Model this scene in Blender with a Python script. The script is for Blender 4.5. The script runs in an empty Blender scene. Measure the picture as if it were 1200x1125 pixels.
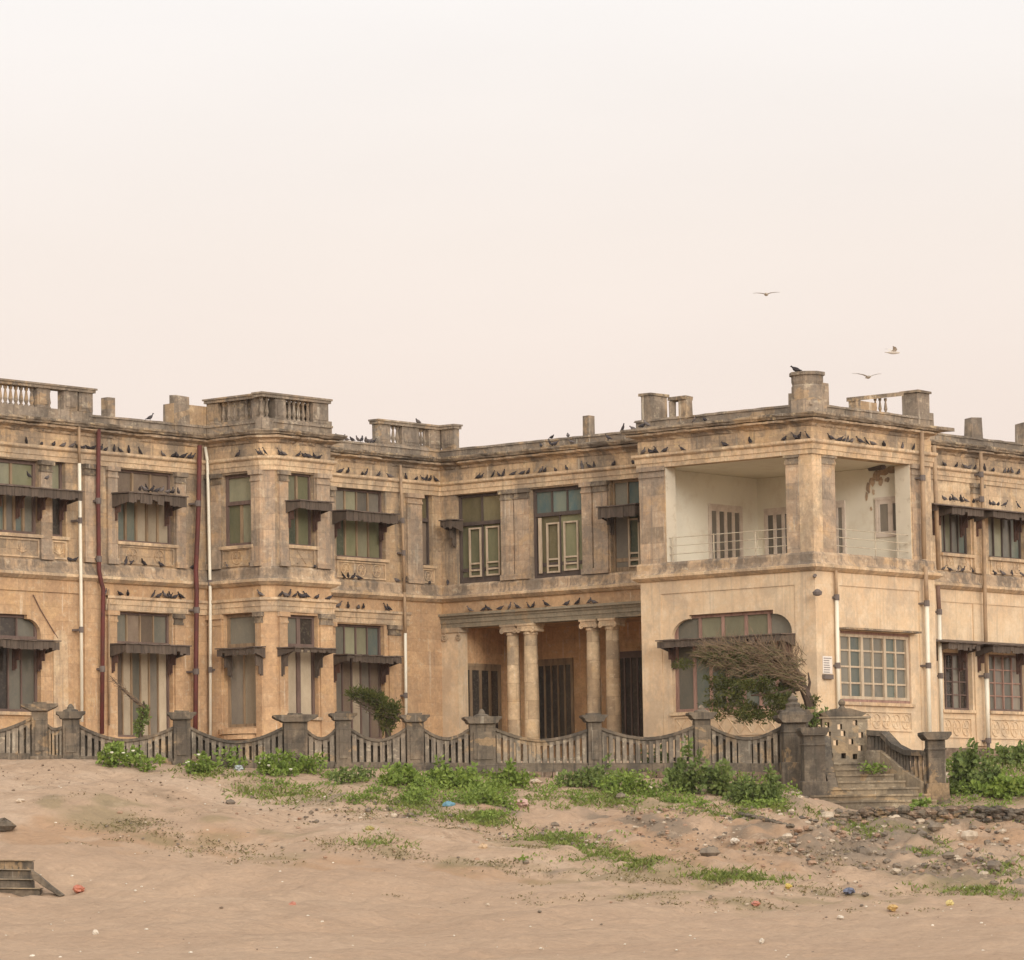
import bpy, math, random
import numpy as np
from mathutils import Matrix, Vector
random.seed(7); rng = np.random.default_rng(7)
SC = bpy.context.scene
COL = SC.collection
R_ = math.radians

# ------------------------------------------------------------------ camera
FPX = 4815.49                       # focal length in photo pixels (photo is 1200 wide)
PITCH, ROLL, TH = R_(5.380693), R_(-0.959606), R_(50.404572)
cp, sp, cr, sr, ct, st = math.cos(PITCH), math.sin(PITCH), math.cos(ROLL), math.sin(ROLL), math.cos(TH), math.sin(TH)
_r0 = np.array([1, 0, 0.]); _f0 = np.array([0, cp, sp]); _u0 = np.array([0, -sp, cp])
_M = np.array([[ct, st, 0], [-st, ct, 0], [0, 0, 1]])
CR = _M @ (_r0*cr + _u0*sr); CU = _M @ (-_r0*sr + _u0*cr); CF = _M @ _f0
cam_d = bpy.data.cameras.new('camera'); cam = bpy.data.objects.new('camera', cam_d); COL.objects.link(cam)
cam.matrix_world = Matrix([[CR[0], CU[0], -CF[0], 0], [CR[1], CU[1], -CF[1], 0], [CR[2], CU[2], -CF[2], 0], [0, 0, 0, 1]])
cam_d.sensor_fit = 'HORIZONTAL'; cam_d.sensor_width = 36; cam_d.lens = FPX/1200*36
cam_d.clip_start = 1; cam_d.clip_end = 9000
SC.camera = cam

# ------------------------------------------------------------------ world, sun, exposure
SUN_EL = R_(15); SUN_DIR = np.array([-0.52, -0.86])          # horizontal direction towards the sun (behind the camera)
SUN_ROT = math.atan2(SUN_DIR[0], SUN_DIR[1])
w = bpy.data.worlds.new('World'); SC.world = w; w.use_nodes = True
nt = w.node_tree; nt.nodes.clear()
out = nt.nodes.new('ShaderNodeOutputWorld'); bg = nt.nodes.new('ShaderNodeBackground')
sky = nt.nodes.new('ShaderNodeTexSky'); sky.sky_type = 'NISHITA'; sky.sun_disc = False
sky.sun_elevation = SUN_EL; sky.sun_rotation = SUN_ROT; sky.dust_density = 8; sky.air_density = 1.0
hz = nt.nodes.new('ShaderNodeTexCoord'); sep = nt.nodes.new('ShaderNodeSeparateXYZ'); rmp = nt.nodes.new('ShaderNodeValToRGB')
nt.links.new(hz.outputs['Generated'], sep.inputs[0]); nt.links.new(sep.outputs['Z'], rmp.inputs[0])
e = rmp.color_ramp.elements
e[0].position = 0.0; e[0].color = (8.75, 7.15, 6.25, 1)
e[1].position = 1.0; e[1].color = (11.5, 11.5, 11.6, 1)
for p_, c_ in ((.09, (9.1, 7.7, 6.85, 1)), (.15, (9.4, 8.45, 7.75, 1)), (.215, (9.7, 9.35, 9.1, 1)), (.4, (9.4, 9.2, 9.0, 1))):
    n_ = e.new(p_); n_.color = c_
mx = nt.nodes.new('ShaderNodeMix'); mx.data_type = 'RGBA'; mx.inputs[0].default_value = 0.97   # hazy overcast veil over the clear sky
nt.links.new(sky.outputs[0], mx.inputs[6]); nt.links.new(rmp.outputs[0], mx.inputs[7])
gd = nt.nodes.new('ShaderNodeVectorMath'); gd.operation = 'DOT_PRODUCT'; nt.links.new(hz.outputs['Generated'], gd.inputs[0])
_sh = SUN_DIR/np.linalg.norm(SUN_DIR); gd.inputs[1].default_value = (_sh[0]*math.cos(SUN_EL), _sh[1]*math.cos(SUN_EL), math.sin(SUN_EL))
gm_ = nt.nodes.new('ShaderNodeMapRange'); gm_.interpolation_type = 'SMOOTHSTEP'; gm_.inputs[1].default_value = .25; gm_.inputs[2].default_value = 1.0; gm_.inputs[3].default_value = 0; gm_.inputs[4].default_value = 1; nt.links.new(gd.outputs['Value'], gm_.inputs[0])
ga = nt.nodes.new('ShaderNodeMix'); ga.data_type = 'RGBA'; ga.blend_type = 'ADD'; ga.clamp_result = False; nt.links.new(gm_.outputs[0], ga.inputs[0]); nt.links.new(mx.outputs[2], ga.inputs[6]); ga.inputs[7].default_value = (14, 12, 10, 1)   # hazy sun glow behind the camera, added to fill loggia and portico
cn = nt.nodes.new('ShaderNodeTexNoise'); cn.inputs['Scale'].default_value = 5; cn.inputs['Detail'].default_value = 5; cm_ = nt.nodes.new('ShaderNodeMapping'); cm_.inputs['Scale'].default_value = (1, 1, 4); nt.links.new(hz.outputs['Generated'], cm_.inputs[0]); nt.links.new(cm_.outputs[0], cn.inputs['Vector'])
cr_ = nt.nodes.new('ShaderNodeMapRange'); cr_.inputs[1].default_value = .3; cr_.inputs[2].default_value = .7; cr_.inputs[3].default_value = .975; cr_.inputs[4].default_value = 1.02; nt.links.new(cn.outputs[0], cr_.inputs[0])
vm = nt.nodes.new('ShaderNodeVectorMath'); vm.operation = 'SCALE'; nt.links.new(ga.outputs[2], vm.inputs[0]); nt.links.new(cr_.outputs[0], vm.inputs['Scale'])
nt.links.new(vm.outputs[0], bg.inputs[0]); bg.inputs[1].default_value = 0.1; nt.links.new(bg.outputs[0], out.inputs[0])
sl = bpy.data.lights.new('sun', 'SUN'); sl.energy = 1.4; sl.angle = R_(16); sl.color = (1, .94, .87)
so = bpy.data.objects.new('sun', sl); COL.objects.link(so)
sd = Vector((SUN_DIR[0]*math.cos(SUN_EL), SUN_DIR[1]*math.cos(SUN_EL), math.sin(SUN_EL)))
so.rotation_euler = sd.to_track_quat('Z', 'Y').to_euler(); so.location = (0, 0, 60)
SC.view_settings.view_transform = 'Standard'; SC.view_settings.look = 'None'
SC.view_settings.exposure = 0.05; SC.view_settings.gamma = 1
SC.cycles.max_bounces = 6; SC.cycles.use_denoising = True

# ------------------------------------------------------------------ helpers: pixels to planes
def ray(x, y): return CF*FPX + CR*(x-600) - CU*(y-562.5)
FH = np.array([CF[0], CF[1]]); FH = FH/np.linalg.norm(FH); RH = np.array([FH[1], -FH[0]])
def at_depth(x, y, p):
    d = ray(x, y); t = p/(d[0]*FH[0]+d[1]*FH[1]); return d*t
class Face:
    """a vertical plane: origin o, direction e (to the right seen from outside), outward normal n"""
    def __init__(s, o, e, zofs=0):
        s.o = np.array(o, float); s.e = np.array(e, float)/np.linalg.norm(e); s.n = np.array([s.e[1], -s.e[0]])
    def at(s, x, y):
        d = ray(x, y); t = (s.o@s.n)/(d[:2]@s.n); p = d*t
        return float((p[:2]-s.o)@s.e), float(p[2])
    def s_(s, x, y=700): return s.at(x, y)[0]
    def z_(s, x, y): return s.at(x, y)[1]
    def pt(s, a, z, d=0):
        q = s.o + s.e*a + s.n*d; return (q[0], q[1], z)
    def shift(s, d): return Face(s.o+s.n*d, s.e)
vL, uW, uK, vR, vE, uB, vB = 88.9, 103.7, 101.5, 72.13, 74.45, 92.5, 86.3
uRE, vWK = 107.95, 78.78
L = Face((0, vL), (1, 0)); Wf = Face((uW, 0), (0, -1)); K = Face((uK, 0), (0, -1)); Rf = Face((0, vR), (1, 0)); E = Face((0, vE), (1, 0))
BL = Face((uB, 0), (0, -1)); BR = Face((0, vB), (1, 0)); uBR = BR.s_(387.5, 640)
Z0, ZS, ZT, ZH, ZC, ZP = 3.3, 8.9, 12.8, 12.36, 13.38, 13.9      # base, string, frieze ledge, window head, cornice, coping

class MB:
    def __init__(s): s.v = []; s.f = []
    def add(s, vs, fs):
        k = len(s.v); s.v += [tuple(map(float, p)) for p in vs]; s.f += [tuple(i+k for i in f) for f in fs]
    def box(s, F, a0, a1, z0, z1, d0, d1, jit=0):
        vs = [F.pt(a, z, d) for d in (d0, d1) for z in (z0, z1) for a in (a0, a1)]
        if jit: vs = [tuple(c+random.uniform(-jit, jit) for c in p) for p in vs]
        s.add(vs, [(0, 2, 3, 1), (4, 5, 7, 6), (0, 1, 5, 4), (2, 6, 7, 3), (0, 4, 6, 2), (1, 3, 7, 5)])
    def prism(s, F, poly, d0, d1):
        n = len(poly)
        vs = [F.pt(a, z, d0) for a, z in poly]+[F.pt(a, z, d1) for a, z in poly]
        s.add(vs, [tuple(range(n))[::-1], tuple(range(n, 2*n))]+[(i, (i+1) % n, n+(i+1) % n, n+i) for i in range(n)])
    def vprism(s, poly, z0, z1, top=None):
        n = len(poly); top = top or poly
        vs = [(a, b, z0) for a, b in poly]+[(a, b, z1) for a, b in top]
        s.add(vs, [tuple(range(n))[::-1], tuple(range(n, 2*n))]+[(i, (i+1) % n, n+(i+1) % n, n+i) for i in range(n)])
    def tube(s, pts, r, n=8, cap=True):
        pts = [np.array(p, float) for p in pts]; rs = r if isinstance(r, (list, tuple)) else [r]*len(pts)
        rings = []
        for i, p in enumerate(pts):
            t = pts[min(i+1, len(pts)-1)]-pts[max(i-1, 0)]; t = t/(np.linalg.norm(t)+1e-9)
            a = np.cross(t, (0, 0, 1) if abs(t[2]) < .9 else (1, 0, 0)); a /= np.linalg.norm(a); b = np.cross(t, a)
            rings.append([p+rs[i]*(a*math.cos(q)+b*math.sin(q)) for q in np.arange(n)*2*math.pi/n])
        vs = [q for g in rings for q in g]
        fs = [(i*n+j, i*n+(j+1) % n, (i+1)*n+(j+1) % n, (i+1)*n+j) for i in range(len(pts)-1) for j in range(n)]
        if cap: fs += [tuple(range(n))[::-1], tuple(range((len(pts)-1)*n, len(pts)*n))]
        s.add(vs, fs)
    def lathe(s, c, prof, n=10, sq=False):
        c = np.array(c, float); vs = []
        for r, z in prof:
            for j in range(n):
                q = (j+.5)*2*math.pi/n; k = r
                if sq: k = r/max(abs(math.cos(q)), abs(math.sin(q)))
                vs.append((c[0]+k*math.cos(q), c[1]+k*math.sin(q), c[2]+z))
        m = len(prof)
        fs = [(i*n+j, i*n+(j+1) % n, (i+1)*n+(j+1) % n, (i+1)*n+j) for i in range(m-1) for j in range(n)]
        fs += [tuple(range(n))[::-1], tuple(range((m-1)*n, m*n))]
        s.add(vs, fs)
    def build(s, name, mat, parent=None, smooth=False, bevel=0):
        me = bpy.data.meshes.new(name)
        off = np.array(parent.get('org', (0, 0, 0))) if parent else np.zeros(3)
        v = np.array(s.v)-off if len(s.v) else np.zeros((0, 3))
        me.from_pydata([tuple(p) for p in v], [], s.f); me.update()
        me.materials.append(mat)
        if smooth: me.polygons.foreach_set('use_smooth', [True]*len(me.polygons))
        o = bpy.data.objects.new(name, me); COL.objects.link(o)
        if parent:
            o.parent = parent; o['org'] = tuple(off)
        if bevel:
            m = o.modifiers.new('bevel', 'BEVEL'); m.width = bevel; m.segments = 2; m.limit_method = 'ANGLE'
        return o
def thing(name, label, cat, loc, group=None):
    o = bpy.data.objects.new(name, None); COL.objects.link(o); o.location = loc; o['org'] = tuple(map(float, loc))
    o['label'] = label; o['category'] = cat
    if group: o['group'] = group
    return o
def tag(o, label=None, cat=None, group=None, kind=None):
    if label: o['label'] = label
    if cat: o['category'] = cat
    if group: o['group'] = group
    if kind: o['kind'] = kind
    return o

# ------------------------------------------------------------------ materials
def lin(c):
    return tuple((x/255/12.92 if x/255 <= .04045 else ((x/255+.055)/1.055)**2.4) for x in c)
def rgba(c, k=1):
    c = lin(c)
    if c[0] > c[1] > c[2]: y = .3*c[0]+.6*c[1]+.1*c[2]; c = tuple((.96*x+.04*y)*(.985, 1.0, .96)[c.index(x)] for x in c)      # dusty, slightly faded earth and stone colours
    return tuple(min(1, x*k) for x in c)+(1,)
class N:
    def __init__(s, name):
        s.m = bpy.data.materials.new(name); s.m.use_nodes = True; s.t = s.m.node_tree; s.t.nodes.clear()
        s.o = s.n('ShaderNodeOutputMaterial'); s.b = s.n('ShaderNodeBsdfPrincipled'); s.l(s.b.outputs[0], s.o.inputs[0])
        s.g = s.n('ShaderNodeNewGeometry'); s.pos = s.g.outputs['Position']
        s.b.inputs['Roughness'].default_value = .9; s.b.inputs['Specular IOR Level'].default_value = .2
    def n(s, t): return s.t.nodes.new(t)
    def l(s, a, b): s.t.links.new(a, b)
    def map(s, scale, src=None, loc=(0, 0, 0)):
        m = s.n('ShaderNodeMapping'); m.inputs['Scale'].default_value = scale; m.inputs['Location'].default_value = loc; s.l(src or s.pos, m.inputs[0]); return m.outputs[0]
    def noise(s, scale, detail=5, rough=.6, src=None, dist=0):
        x = s.n('ShaderNodeTexNoise'); x.inputs['Scale'].default_value = scale; x.inputs['Detail'].default_value = detail
        x.inputs['Roughness'].default_value = rough; x.inputs['Distortion'].default_value = dist
        s.l(src or s.pos, x.inputs['Vector']); return x.outputs[0]
    def ramp(s, a, lo, hi):
        x = s.n('ShaderNodeMapRange'); x.inputs[1].default_value = lo; x.inputs[2].default_value = hi; x.clamp = True; s.l(a, x.inputs[0]); return x.outputs[0]
    def mix(s, f, a, b, mode='MIX'):
        x = s.n('ShaderNodeMix'); x.data_type = 'RGBA'; x.blend_type = mode
        for i, q in ((0, f), (6, a), (7, b)):
            if isinstance(q, (tuple, float, int)): x.inputs[i].default_value = q
            else: s.l(q, x.inputs[i])
        return x.outputs[2]
    def math(s, op, a, b):
        x = s.n('ShaderNodeMath'); x.operation = op
        for i, q in ((0, a), (1, b)):
            if isinstance(q, (float, int)): x.inputs[i].default_value = q
            else: s.l(q, x.inputs[i])
        return x.outputs[0]
    def bump(s, h, st, dist=.02):
        x = s.n('ShaderNodeBump'); x.inputs['Strength'].default_value = st; x.inputs['Distance'].default_value = dist; s.l(h, x.inputs['Height']); s.l(x.outputs[0], s.b.inputs['Normal'])
    def done(s, c): s.l(c, s.b.inputs['Base Color']); return s.m
KA = .82
def stone(name, c1, c2, c3, stain=.5, stain_c=(82, 72, 64), block=.5, bw=1.0, bh=.42, streak=.5, sthr=.52, bump=.5, pale=.3, pale_c=(220, 204, 180), grey=(134, 120, 104), drop=.48, fine_k=.45, peel=.35, peel_c=(206, 168, 122)):
    m = N(name)
    big = m.noise(.45, 4, .6); mid = m.noise(1.7, 5, .65); fine = m.noise(9, 6, .7)
    c = m.mix(m.ramp(big, .38, .62), rgba(c1, KA), rgba(c2, KA))
    c = m.mix(m.ramp(mid, .48, .68), c, rgba(c3, KA))
    # ashlar: each block its own tint
    sep = m.n('ShaderNodeSeparateXYZ'); m.l(m.pos, sep.inputs[0])
    s = m.math('SUBTRACT', sep.outputs[0], sep.outputs[1]); cmb = m.n('ShaderNodeCombineXYZ'); m.l(s, cmb.inputs[0]); m.l(sep.outputs[2], cmb.inputs[1])
    br = m.n('ShaderNodeTexBrick'); br.inputs['Scale'].default_value = 1; br.inputs['Brick Width'].default_value = bw; br.inputs['Row Height'].default_value = bh
    br.inputs['Mortar Size'].default_value = .008; br.inputs['Color1'].default_value = (.62, .6, .6, 1); br.inputs['Color2'].default_value = (1, 1, 1, 1); br.inputs['Mortar'].default_value = (.5, .47, .45, 1)
    br.inputs['Mortar Smooth'].default_value = .5
    m.l(cmb.outputs[0], br.inputs[0])
    c = m.mix(block, c, m.mix(1.0, c, br.outputs[0], 'MULTIPLY'))
    b2 = m.n('ShaderNodeTexBrick'); b2.offset = .37; b2.inputs['Scale'].default_value = 1; b2.inputs['Brick Width'].default_value = bw*.83; b2.inputs['Row Height'].default_value = bh
    b2.inputs['Mortar Size'].default_value = .004; b2.inputs['Color1'].default_value = (0, 0, 0, 1); b2.inputs['Color2'].default_value = (1, 1, 1, 1); b2.inputs['Mortar'].default_value = (.4, .4, .4, 1)
    m.l(cmb.outputs[0], b2.inputs[0])
    gm = m.math('MULTIPLY', m.ramp(b2.outputs[0], .55, .95), m.ramp(m.noise(.7, 3, .6, m.map((1, 1, 1), loc=(2, 8, 3))), .42, .58))
    c = m.mix(m.math('MULTIPLY', gm, min(.75, block)), c, rgba(grey, KA))
    # worn light patches and dark run-off
    c = m.mix(m.math('MULTIPLY', m.ramp(m.noise(3.1, 6, .7, m.map((1, 1, 1.6), loc=(7, 3, 1))), .57, .62), pale), c, rgba(pale_c, KA))
    stk = m.ramp(m.noise(1, 7, .72, m.map((2.6, 2.6, .36))), sthr, sthr+.13)
    c = m.mix(m.math('MULTIPLY', stk, streak), c, rgba(stain_c, KA))
    pl_ = m.ramp(m.noise(.8, 5, .62, m.map((1, 1, 1.3), loc=(11, 4, 6)), dist=.6), .575, .59)
    c = m.mix(m.math('MULTIPLY', pl_, peel), c, rgba(peel_c, KA))
    run = m.ramp(m.noise(1, 5, .6, m.map((6.5, 6.5, .22), loc=(1, 6, 2))), .57, .63)
    c = m.mix(m.math('MULTIPLY', run, min(.6, streak*.9)), c, rgba(stain_c, KA))
    drp = m.ramp(m.noise(1, 4, .6, m.map((7, 7, .45), loc=(3, 1, 8))), .64, .69)
    c = m.mix(m.math('MULTIPLY', drp, drop), c, rgba((226, 214, 196), KA))
    blt = m.math('MAXIMUM', m.ramp(m.noise(.85, 7, .68, m.map((1, 1, .8), loc=(3, 9, 5))), .5, .57), m.math('MULTIPLY', m.ramp(m.noise(3.1, 7, .72, m.map((1, 1, .7), loc=(5, 2, 7))), .57, .63), .7))
    c = m.mix(m.math('MULTIPLY', blt, stain), c, rgba(stain_c, KA))
    c = m.mix(fine_k, c, m.mix(1.0, c, m.mix(m.ramp(fine, .34, .66), (.6, .6, .6, 1), (1.28, 1.28, 1.28, 1)), 'MULTIPLY'))
    h = m.math('ADD', m.math('MULTIPLY', fine, .6), m.math('MULTIPLY', br.outputs['Fac'], -.5))
    m.bump(h, bump, .03)
    return m.done(c)
def paint(name, c, var=.25, rough=.7, spec=.25, c2=None, sc=3, thr=(.45, .65), bumpv=.15, vert=False):
    m = N(name); f = m.noise(sc, 6, .7, m.map((3, 3, .5)) if vert else None)
    k = m.mix(m.math('MULTIPLY', m.ramp(f, *thr), 1.0 if c2 else var), rgba(c, KA), rgba(c2, KA) if c2 else rgba(tuple(x*.6 for x in c), KA))
    k = m.mix(m.math('MULTIPLY', m.ramp(m.noise(.9, 3, .6), .35, .7), var), k, rgba(tuple(x*.7 for x in c), KA))
    m.b.inputs['Roughness'].default_value = rough; m.b.inputs['Specular IOR Level'].default_value = spec
    m.bump(f, bumpv, .01)
    return m.done(k)
M = {}
M['upper'] = stone('weathered_upper_stone', (203, 171, 136), (178, 155, 131), (216, 182, 142), stain=.5, stain_c=(124, 114, 105), block=.6, streak=.55, sthr=.5)
M['lower'] = stone('orange_lower_stone', (214, 174, 134), (203, 165, 128), (222, 185, 146), stain=.28, stain_c=(160, 134, 112), block=.5, streak=.3, sthr=.55, grey=(176, 144, 114))
M['plaster'] = stone('peach_plaster', (229, 200, 166), (222, 190, 156), (235, 210, 180), stain=.42, stain_c=(180, 162, 144), block=.14, streak=.42, sthr=.55, bump=.2, grey=(190, 168, 144), drop=.2, fine_k=.18, peel=.25, peel_c=(214, 190, 160))
M['pier'] = stone('grey_pier_stone', (206, 177, 149), (188, 165, 143), (216, 180, 146), stain=.5, stain_c=(134, 123, 114), block=.7, bw=.8, bh=.5, streak=.5, drop=.5)
M['mould'] = stone('pale_moulding_stone', (230, 197, 161), (214, 183, 150), (235, 207, 171), stain=.5, stain_c=(138, 124, 112), block=.4, bw=1.4, bh=2, streak=.35)
M['grime'] = stone('blackened_ledge_stone', (164, 146, 127), (142, 128, 114), (182, 158, 131), stain=.7, stain_c=(80, 72, 66), block=.4, bw=1.1, bh=2, streak=.4, pale=.75, pale_c=(208, 184, 148), grey=(96, 88, 80))
M['parapet'] = stone('grey_parapet_stone', (166, 149, 133), (148, 135, 123), (180, 157, 134), stain=.55, stain_c=(96, 88, 82), block=.5, bw=.9, bh=.5, streak=.45, pale=.4)
M['beam'] = stone('grey_beam_stone', (158, 145, 125), (150, 138, 120), (166, 151, 129), stain=.3, stain_c=(108, 100, 88), block=.25, bw=1.3, bh=2, streak=.2, pale=.1, drop=.1)
M['column'] = stone('banded_column_stone', (220, 190, 154), (206, 176, 142), (226, 196, 160), stain=.3, stain_c=(134, 120, 106), block=1.0, bw=.9, bh=.6, streak=.1, grey=(120, 108, 96), pale=.6, pale_c=(226, 200, 168))
M['barstone'] = stone('boundary_bar_stone', (150, 137, 122), (136, 124, 112), (162, 145, 127), stain=.6, stain_c=(84, 78, 72), block=0, streak=.7, pale=.4)
M['wallstone'] = stone('dark_boundary_stone', (126, 113, 98), (112, 101, 90), (140, 122, 104), stain=.6, stain_c=(70, 65, 61), block=.5, bw=.7, bh=.35, streak=.6, pale=.25, pale_c=(166, 150, 130), grey=(92, 86, 80), drop=.2)
M['foot'] = stone('reddish_footing_stone', (158, 132, 112), (136, 116, 102), (168, 142, 118), stain=.6, stain_c=(90, 80, 72), block=.8, bw=.5, bh=.2, streak=.2)
M['step'] = stone('worn_step_stone', (164, 146, 122), (146, 131, 113), (178, 156, 128), stain=.6, stain_c=(86, 78, 70), block=.4, bw=1.1, bh=3, streak=.2)
M['ledge'] = stone('stained_ledge_stone', (204, 175, 146), (184, 161, 137), (216, 183, 149), stain=.7, stain_c=(112, 102, 94), block=.4, bw=1.3, bh=2, streak=.5, sthr=.48, grey=(112, 102, 90), pale=.5)
M['frieze'] = stone('patched_frieze_stone', (216, 183, 147), (192, 166, 139), (228, 194, 154), stain=.65, stain_c=(124, 113, 103), block=.6, bw=.8, bh=.42, streak=.5, sthr=.5, pale=.5, pale_c=(222, 192, 146))
M['jali'] = stone('grey_block_stone', (166, 149, 128), (150, 136, 118), (178, 158, 132), stain=.45, stain_c=(110, 100, 90), block=.3, bw=.45, bh=.3, streak=.3)
M['inner'] = paint('cream_loggia_plaster', (246, 238, 222), .12, c2=(230, 216, 196), sc=1.1, thr=(.52, .72), vert=False, bumpv=.05)
M['white'] = paint('whitewash', (232, 220, 202), .3, c2=(196, 176, 152), sc=2.2, thr=(.55, .7))
M['portico'] = stone('portico_plaster', (224, 178, 134), (214, 170, 128), (230, 186, 142), stain=.25, stain_c=(120, 92, 70), block=.15, streak=.2)
M['orange'] = stone('orange_parapet_block', (190, 160, 128), (176, 150, 122), (198, 168, 134), stain=.35, stain_c=(130, 112, 94), block=.3, streak=.3)
M['dark'] = paint('dark_window_wood', (98, 84, 78), .5, vert=True); M['purple'] = paint('maroon_grey_wood', (124, 102, 94), .5, vert=True)
M['tan'] = paint('bare_tan_wood', (164, 138, 110), .5, c2=(120, 98, 80), sc=2, vert=True); M['pink'] = paint('faded_pink_wood', (172, 136, 122), .4, c2=(140, 106, 96), sc=2, vert=True)
M['pale'] = paint('pale_painted_wood', (206, 186, 162), .3, c2=(178, 154, 132), sc=3, vert=True)
M['frost'] = paint('pinkish_white_paint', (232, 216, 204), .2, c2=(206, 186, 172))
M['awning'] = paint('old_awning_wood', (106, 92, 82), .5, c2=(76, 66, 60), sc=2.5, vert=True)
M['awntop'] = paint('awning_top_boards', (120, 104, 94), .4, c2=(80, 72, 66), sc=4)
M['rust'] = paint('rusty_bracket_wood', (104, 76, 66), .5, c2=(78, 62, 56), sc=4)
M['redpipe'] = paint('red_lead_pipe', (112, 58, 54), .4, c2=(88, 56, 52), sc=2); M['whitepipe'] = paint('white_pipe', (240, 232, 216), .12, spec=.4, rough=.5)
M['tanpipe'] = paint('tan_pipe', (184, 154, 124), .4, c2=(150, 126, 104), sc=2); M['brownpipe'] = paint('brown_pipe', (134, 104, 90), .4)
M['coupling'] = paint('grey_coupling', (120, 108, 104), .3); M['paper'] = paint('paper', (236, 226, 220), .1); M['ink'] = paint('ink', (150, 140, 138), .1)
M['rail'] = paint('cream_rail_paint', (206, 192, 170), .35, c2=(176, 154, 132), sc=4); M['void'] = paint('dark_interior', (44, 38, 36), .2)
def pane(name, c, c2):
    m = N('pane_'+name); f = m.noise(1.3, 4, .65, m.map((1.4, 1.4, .7)))
    k = m.mix(m.ramp(f, .35, .65), rgba(c, KA), rgba(c2, KA)); k = m.mix(m.math('MULTIPLY', m.ramp(m.noise(11, 5, .7), .5, .75), .35), k, rgba((150, 138, 118), KA))
    oi = m.n('ShaderNodeObjectInfo'); mr = m.n('ShaderNodeMapRange'); mr.inputs[3].default_value = .62; mr.inputs[4].default_value = 1.22; m.l(oi.outputs['Random'], mr.inputs[0])
    vs_ = m.n('ShaderNodeVectorMath'); vs_.operation = 'SCALE'; m.l(k, vs_.inputs[0]); m.l(mr.outputs[0], vs_.inputs['Scale']); k = vs_.outputs[0]
    m.b.inputs['Roughness'].default_value = .16; m.b.inputs['Specular IOR Level'].default_value = .5; m.bump(m.noise(2.3, 3, .6), .12, .05); return m.done(k)
for n_, a_, b_ in (('green', (118, 120, 92), (140, 136, 106)), ('teal', (98, 110, 106), (122, 126, 112)), ('cream', (192, 176, 154), (172, 156, 136)), ('grey', (140, 131, 120), (120, 113, 106)), ('blue', (92, 116, 118), (122, 130, 116)),
                   ('dark', (58, 52, 50), (70, 62, 56)), ('olive', (138, 126, 94), (118, 110, 84)), ('sage', (146, 142, 118), (126, 124, 104)), ('board', (136, 118, 104), (116, 100, 88)), ('slate', (112, 110, 102), (130, 124, 112)), ('moss', (94, 100, 80), (76, 82, 70))):
    M['p_'+n_] = pane(n_, a_, b_)

# ------------------------------------------------------------------ the palace
PAL = thing('palace', 'weathered two-storey tan stone palace with rows of windows behind the balustrade wall', 'palace', (101.5, 88.9, Z0))
HOLES = {}
def hole(F, tagname, a0, a1, z0, z1): HOLES.setdefault(tagname, []).append((a0, a1, z0, z1))
def wall(F, a0, a1, z0, z1, mat, holes=(), depth=.4, name='wall', d=0.0):
    mb = MB(); A = sorted({a0, a1, *[h[0] for h in holes], *[h[1] for h in holes]}); Zs = sorted({z0, z1, *[h[2] for h in holes], *[h[3] for h in holes]})
    A = [a for a in A if a0-1e-6 <= a <= a1+1e-6]; Zs = [z for z in Zs if z0-1e-6 <= z <= z1+1e-6]
    inh = lambda a, z: any(h[0] < a < h[1] and h[2] < z < h[3] for h in holes)
    na, nz = len(A)-1, len(Zs)-1
    ins = lambda i, j: 0 <= i < na and 0 <= j < nz and inh((A[i]+A[i+1])/2, (Zs[j]+Zs[j+1])/2)
    for i in range(na):
        for j in range(nz):
            if not ins(i, j):
                mb.add([F.pt(A[i], Zs[j], d), F.pt(A[i+1], Zs[j], d), F.pt(A[i+1], Zs[j+1], d), F.pt(A[i], Zs[j+1], d)], [(0, 1, 2, 3)])
            else:
                q = lambda a, z, dd: F.pt(a, z, dd)
                if not ins(i-1, j): mb.add([q(A[i], Zs[j], d), q(A[i], Zs[j], d-depth), q(A[i], Zs[j+1], d-depth), q(A[i], Zs[j+1], d)], [(3, 2, 1, 0)])
                if not ins(i+1, j): mb.add([q(A[i+1], Zs[j], d), q(A[i+1], Zs[j], d-depth), q(A[i+1], Zs[j+1], d-depth), q(A[i+1], Zs[j+1], d)], [(0, 1, 2, 3)])
                if not ins(i, j-1): mb.add([q(A[i], Zs[j], d), q(A[i+1], Zs[j], d), q(A[i+1], Zs[j], d-depth), q(A[i], Zs[j], d-depth)], [(0, 1, 2, 3)])
                if not ins(i, j+1): mb.add([q(A[i], Zs[j+1], d), q(A[i+1], Zs[j+1], d), q(A[i+1], Zs[j+1], d-depth), q(A[i], Zs[j+1], d-depth)], [(3, 2, 1, 0)])
    return mb.build(name, mat, PAL)

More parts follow.
